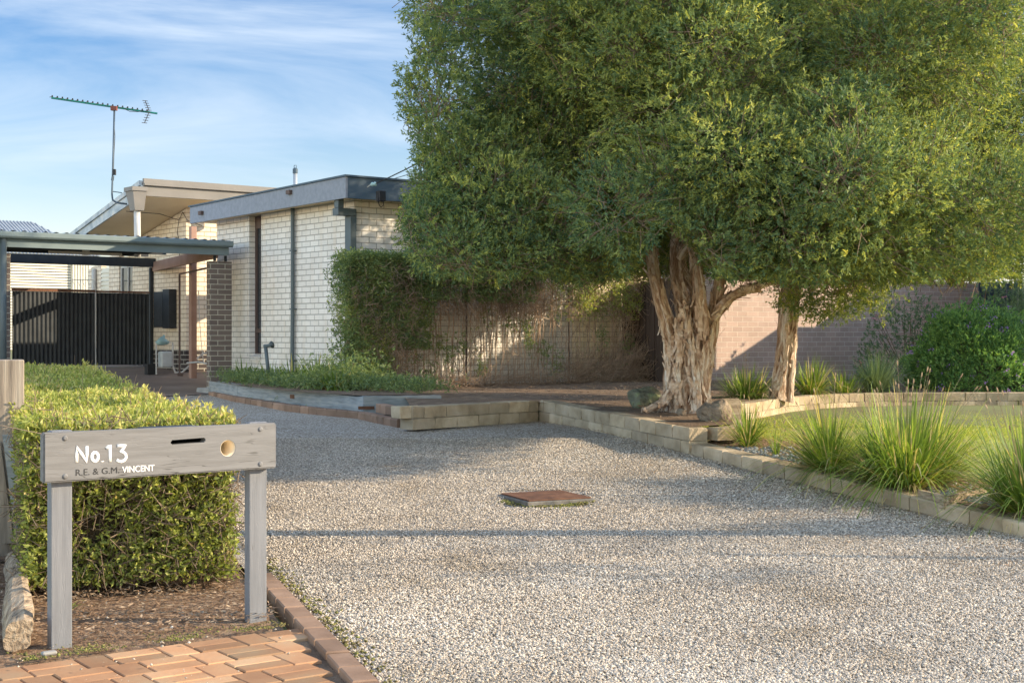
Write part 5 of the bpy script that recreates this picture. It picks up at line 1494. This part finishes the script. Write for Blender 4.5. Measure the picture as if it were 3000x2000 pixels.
ta = [tangle(800, -.25, .9, z(-.5), z(.9), -.36, -.2, .16, (0, -.2, .2)), tangle(2500, .45, 3.2, z(.30), z(.98), -.24, .02, .20, (0, -.15, -.5)), tangle(1400, 2.4, 5.2, z(.35), z(1.5), -.1, .03, .22, (0, -.1, -.5)), tangle(1100, .3, 5.5, z(-.80), z(-.60), -.30, .02, .30, (.6, -.3, .2)),
      tangle(900, 3.6, 5.6, z(-.8), z(-.35), -.25, .02, .3, (.2, -.3, .5)), tangle(450, 4.7, 5.2, z(-.7), z(.9), -.06, .03, .22, (0, 0, 1)), tangle(600, .0, .8, z(-.75), z(.2), -.25, .0, .2, (0, -.2, .4))]
sticks_obj('stem', np.concatenate([a for a, _ in ta]), np.concatenate([c for _, c in ta]), .0032, 'vine', cr)['kind'] = 'stuff'

# ------------------------------------------------------------------ strappy tufts
def tuft(name, loc, n, hgt, spread, wid, label, cat, lean=(0, 0), mat='leaf_strap', group=None, stalks=0, seed=1, droop=.9, base_r=.05, tone0=.45):
    r = np.random.default_rng(seed)
    o_ = empty(name, loc, 0, label, cat, group)
    seg = 6
    a = r.random(n) * 6.28
    tilt = (r.random(n) ** .8) * spread * 1.15
    th = r.random(n) < .22; tilt[th] = 1.0 + .45 * r.random(th.sum())
    hh = hgt * (.55 + .5 * r.random(n)) * (1 - .12 * tilt)
    hh[th] *= .45
    bx = np.cos(a) * base_r * r.random(n); by = np.sin(a) * base_r * r.random(n)
    dirx = np.cos(a) * np.sin(tilt) + lean[0]; diry = np.sin(a) * np.sin(tilt) + lean[1]; dirz = np.cos(tilt)
    vs = []
    sx, sy = -np.sin(a), np.cos(a)
    w_ = wid * (.6 + .7 * r.random(n))
    dr = droop * (r.random(n) ** 1.6) * (.3 + tilt) * 1.15; a = a + r.normal(size=n) * .25
    for k in range(seg + 1):
        t = k / seg
        x = bx + dirx * hh * t + np.cos(a) * dr * hh * t * t * .5
        y = by + diry * hh * t + np.sin(a) * dr * hh * t * t * .5
        zz = dirz * hh * t - dr * hh * t ** 3 * .75
        ww = w_ * (1 - t ** 2.2) * .5 + .0003
        vs.append(np.stack([x - sx * ww, y - sy * ww, zz], 1)); vs.append(np.stack([x + sx * ww, y + sy * ww, zz], 1))
    v = np.stack(vs, 1).reshape(-1, 3)
    m = 2 * (seg + 1)
    f = []
    for k in range(seg): f += [2 * k, 2 * k + 1, 2 * k + 3, 2 * k + 2]
    ff = (np.arange(n)[:, None] * m + np.array(f)[None]).ravel()
    tone = np.clip(tone0 + r.normal(size=n) * .22, 0, .97); tone[r.random(n) < .07] = 1
    tone[th] = np.where(r.random(th.sum()) < .75, .99, tone[th]); tone[r.random(n) < .06] = .98
    tf = np.repeat(tone, seg)
    link('blade', rawmesh('blade', v, ff, 4, tf), mat, o_)['kind'] = 'stuff'
    if stalks:
        sb = MB(); rr = random.Random(seed)
        for _ in range(stalks):
            aa = rr.uniform(0, 6.28); tl = rr.uniform(.05, spread * .7); h_ = hgt * rr.uniform(.8, 1.12)
            tip = Vector((math.cos(aa) * math.sin(tl) * h_ + lean[0] * h_, math.sin(aa) * math.sin(tl) * h_, math.cos(tl) * h_))
            mid = tip * .5 + Vector((0, 0, .03))
            sb.tube([(0, 0, 0), mid, tip], .0016, 3, cap=False)
            sb.tube([tip, tip + (tip - mid).normalized() * .012, tip + (tip - mid).normalized() * .028, tip + (tip - mid).normalized() * .04], [.002, .0055, .005, .001], 5)
        sb.build('seed_stalk', 'stalk', o_)['kind'] = 'stuff'
    return o_
G = 'strappy green tufts in the front garden'
def tp(x, y, Y, zf): q = P(x, y, Y); return (q.x, q.y, GT2(q.x, Y) if zf is GTer else zf(Y))
tuft('strappy_plant', tp(2190, 1300, 12.15, G2), 300, .48, .85, .010, 'medium strappy green tuft just right of the brown boulder', 'plant', group=G, seed=1, stalks=4)
tuft('strappy_plant', tp(2275, 1333, 11.6, G2), 46, .28, .45, .009, 'smallest narrow strappy tuft among the river stones', 'plant', group=G, seed=2, base_r=.03, stalks=3)
tuft('strappy_plant', tp(2430, 1378, 10.8, G2), 700, .72, 1.0, .012, 'large strappy tuft leaning left over the block kerb', 'plant', (-.12, 0), group=G, seed=3, stalks=12, base_r=.08)
tuft('strappy_plant', tp(2655, 1408, 10.2, G2), 1600, .80, 1.0, .013, 'largest bushiest bright green tuft in the middle of the lower bed', 'plant', (.04, 0), group=G, seed=4, stalks=34, base_r=.28, tone0=.52)
tuft('strappy_plant', tp(3010, 1490, 9.1, G2), 900, .80, .9, .012, 'tall strappy tuft cut by the right edge above the river stones', 'plant', group=G, seed=5, stalks=26, base_r=.14, tone0=.42)
tuft('strappy_plant', tp(2185, 1142, 17.4, GTer), 600, .52, 1.1, .014, 'broad strappy tuft between the two paperbark trunks', 'plant', group=G, seed=6, base_r=.22, stalks=6)
tuft('strappy_plant', tp(2375, 1130, 18.4, GTer), 480, .60, .95, .014, 'bright strappy tuft right behind the slim paperbark trunk', 'plant', (.05, 0), group=G, seed=7, base_r=.12)
tuft('strappy_plant', tp(2475, 1130, 19.0, GTer), 220, .45, .8, .013, 'low dull strappy tuft between the bright one and the tall blue green one', 'plant', group=G, seed=8, base_r=.2, tone0=.3)
tuft('strappy_plant', tp(2570, 1130, 19.3, GTer), 600, .74, .75, .011, 'tall blue green feathery tuft against the brown brick wall', 'plant', (.03, 0), 'leaf_grey', G, seed=9, base_r=.16, tone0=.6)
# plants in the side bed
for i, (x, y, Y, n, hh, lab) in enumerate(((715, 1135, 20.4, 160, .42, 'grassy clump nearest the brown pillar in the side bed'), (790, 1140, 19.7, 180, .40, 'low grassy clump below the leaning vent pipe'), (860, 1140, 18.9, 260, .52, 'drooping palm like clump below the round downpipe'),
        (930, 1140, 18.2, 280, .62, 'tallest drooping clump beside the creeper in the side bed'), (990, 1150, 17.3, 200, .40, 'dark low clump in front of the left end of the creeper'))):
    tuft('grassy_plant', tp(x, y, Y, GBed), n, hh, 1.1, .020, lab, 'plant', group='grassy plants in the side bed', seed=20 + i, droop=1.6, base_r=.16, tone0=.32)
q_ = P(1015, 1110, 17.6)
n = 1300
pp_ = np.stack([q_.x + rng.normal(size=n) * .28, 17.6 + rng.normal(size=n) * .25, GBed(0) + .02 + np.abs(rng.normal(size=n)) * .16], 1)
b_, d_ = sprigs(pp_, rng.normal(size=(n, 3)) * .6 + np.array([0, -.3, .7]), 7, .8, .07)
tag(leaves_obj('leafy_plant', b_, d_, .03 + rng.random(len(b_)) * .03, .009 + rng.random(len(b_)) * .006, np.clip(rng.normal(size=len(b_)) * .2 + .4, 0, 1), 'leaf_vine'), 'dense dark leafy plant at the foot of the left creeper end', 'plant')
# leafy ground cover on the bed
p = []
N = 2600
t_ = rng.random(N)
xa = np.interp(t_, [0, .5, 1], [-4.2, -2.6, -.9]); ya = np.interp(t_, [0, .5, 1], [20.6, 17.6, 16.3])
pp_ = np.stack([xa + rng.normal(size=N) * .16, ya + rng.normal(size=N) * .22 + .2, GBed(0) + rng.random(N) * .14], 1)
b_, d_ = sprigs(pp_, rng.normal(size=(N, 3)) * .7 + np.array([0, -.2, .8]), 6, .8, .08)
o = leaves_obj('ground_cover', b_, d_, .03 + rng.random(len(b_)) * .03, .008 + rng.random(len(b_)) * .006, np.clip(rng.normal(size=len(b_)) * .2 + .35, 0, 1), 'leaf_vine')
tag(o, kind='stuff')
# dark ivy and grass left of the hedge
N = 1800
pp_ = np.stack([-2.75 - rng.random(N) * .9, 5.9 + rng.random(N) * 3.2, .02 + rng.random(N) ** 2 * .22], 1)
pp_[:, 0] -= (pp_[:, 1] - 5.9) * .33
b_, d_ = sprigs(pp_, rng.normal(size=(N, 3)) * .6 + np.array([0, 0, .8]), 6, .6, .1)
tag(leaves_obj('verge_plants', b_, d_, .05 + rng.random(len(b_)) * .07, .006 + rng.random(len(b_)) * .005, np.clip(rng.normal(size=len(b_)) * .2 + .35, 0, 1), 'leaf_vine'), kind='stuff')
N = 9000
Y_ = 4.9 + rng.random(N) * 3.2; X_ = -2.12 - (Y_ - 5.6) * .36 - .07 - rng.random(N) * .6
bp_ = np.stack([X_, Y_, np.full(N, .0)], 1)
d_ = unit(np.stack([rng.normal(size=N) * .4, rng.normal(size=N) * .4, np.ones(N)], 1))
tag(leaves_obj('verge_grass', bp_, d_, .04 + rng.random(N) * .08, .004, np.clip(rng.normal(size=N) * .2 + .3, 0, 1), 'leaf_grass'), kind='stuff')
# small weeds and sprigs at the hedge foot
tuft('weed', (-2.02, 6.35, .0), 14, .16, .7, .010, 'small fern like weed beside the left letterbox post', 'plant', seed=41, base_r=.02)

# ------------------------------------------------------------------ shrubs at right
def shrub(name, c, rad, n, label, mat='leaf_shrub', k=7, L=(.04, .07), W=(.013, .020), zb=None, flowers=None, fm=None, tone=.45, seed=0):
    zb = GT2(c[0], c[1]) if zb is None else zb
    o_ = empty(name, (c[0], c[1], zb), 0, label, 'shrub')
    d = unit(rng.normal(size=(n, 3))); d[:, 2] = np.abs(d[:, 2]) * 1.0 - .25 * rng.random(n)
    lump = 1 + .10 * np.sin(d[:, 0] * 6 + seed) * np.sin(d[:, 2] * 7) + .06 * np.sin(d[:, 1] * 15 + d[:, 2] * 9 + seed)
    p = d * np.array(rad)[None] * (lump * (1 - .25 * rng.random(n) ** 2))[:, None]
    p[:, 2] = np.maximum(p[:, 2] + .12, .02)
    b1, d1 = sprigs(p, d + rng.normal(size=(n, 3)) * .3 + np.array([0, 0, .35]), k, .6, .05, .1)
    leaves_obj('foliage', b1, d1, L[0] + rng.random(len(b1)) * (L[1] - L[0]), W[0] + rng.random(len(b1)) * (W[1] - W[0]), np.clip(tone + .25 * rng.normal(size=len(b1)), 0, 1), mat, o_)
    if flowers:
        f_ = rng.choice(n, flowers)
        cc = np.repeat(p[f_] * 1.09 + np.array([0, -.02, 0]), 9, 0) + rng.normal(size=(flowers * 9, 3)) * .018
        leaves_obj('flower', cc, rng.normal(size=cc.shape) - np.array([0, .6, 0]), .028, .019, rng.random(len(cc)), fm, o_)['kind'] = 'stuff'
    sa = rng.normal(size=(60, 3)) * .05; sa[:, 2] = 0
    sb_ = p[rng.choice(n, 60)] * .9
    sticks_obj('branch', sa, sb_, .008, 'twig', o_)['kind'] = 'stuff'
    return o_
q = P(2860, 1150, 19.9); shrub('flowering_shrub', (q.x, q.y), (.92, .8, 1.12), 8000, 'rounded green shrub dotted with mauve flowers behind the low block wall', flowers=150, fm='flower_mauve', seed=1)
q = P(2640, 1100, 21.6); shrub('rose_bush', (q.x + .3, q.y + .6), (.8, .5, 1.35), 900, 'looser bush with a few pink flowers between brown wall and mauve shrub', 'leaf_grey', flowers=12, fm='flower_pink', seed=2, tone=.3)
q = P(2925, 1100, 22.6); shrub('rose_bush', (q.x, q.y), (.7, .5, 1.72), 1400, 'tall thin bush with pink flowers in front of the dark steel fence', 'leaf_grey', flowers=16, fm='flower_pink', seed=3, tone=.35)
q = P(3010, 1100, 20.6); shrub('olive_shrub', (q.x + .1, q.y), (.55, .5, 1.62), 3000, 'upright grey green shrub at the right edge behind the mauve one', 'leaf_grey', L=(.04, .07), W=(.006, .009), seed=4, tone=.55)

# ------------------------------------------------------------------ lawn blades
N = 170000
X_ = 1.9 + rng.random(N) * 6.5; Y_ = 8.5 + rng.random(N) ** .9 * 10.3
k = (X_ > kerbX(Y_) + .95 + .2 * np.sin(Y_ * 3)) & (X_ < .40 * Y_ + .3) & (Y_ < 18.9 - np.clip(6.0 - X_, 0, 9) * .62) & ((np.sin(X_ * 2.1 + 1) * np.sin(Y_ * 1.7) + rng.normal(size=N) * .4) > -.25)
X_, Y_ = X_[k], Y_[k]; n = len(X_)
d_ = unit(np.stack([rng.normal(size=n) * .8, rng.normal(size=n) * .8, np.ones(n) * .8], 1))
o = leaves_obj('lawn_grass', np.stack([X_, Y_, np.array([G2(y) for y in Y_])], 1), d_, .018 + rng.random(n) * .03, .005, rng.random(n), 'leaf_grass')
tag(o, kind='stuff')

# ------------------------------------------------------------------ small street tree off to the right, its shade falls on the gravel
st_ = empty('street_tree', (8.2, 8.1, H(8)), 0, 'small open crowned tree beyond the right edge of the view', 'tree')
b = MB(); stem(b, [(0, -.6, 0), (.05, -.45, .9), (0, -.2, 1.8), (.1, 0, 2.6)], [.06, .05, .04, .02], 77, 12, 14); b.build('trunk', 'bark', st_)
random.seed(5); cl = []
for i in range(26): cl.append((random.uniform(-1.6, 1.6), random.uniform(-1.0, .75), random.uniform(1.75, 3.2), random.uniform(.12, .30)))
crown_obj('crown', cl, 900, 8, 'leaf_tree', st_)
N = 1500
Y_ = 7.6 + rng.random(N) * 3.2; off = rng.random(N) ** 1.6 * 1.3
X_ = kerbX(Y_) - .03 - off
litter('leaf_litter', np.stack([X_, Y_, np.interp(Y_, [g[0] for g in GT], [g[1] for g in GT]) + EYE + .006], 1), .012, .035)

N = 2500
Y_ = 8.6 + rng.random(N) * 4.5; X_ = kerbX(Y_) + .2 + rng.random(N) * 1.3
litter('leaf_litter', np.stack([X_, Y_, np.array([G2(y) for y in Y_]) + .035], 1), .02, .06)
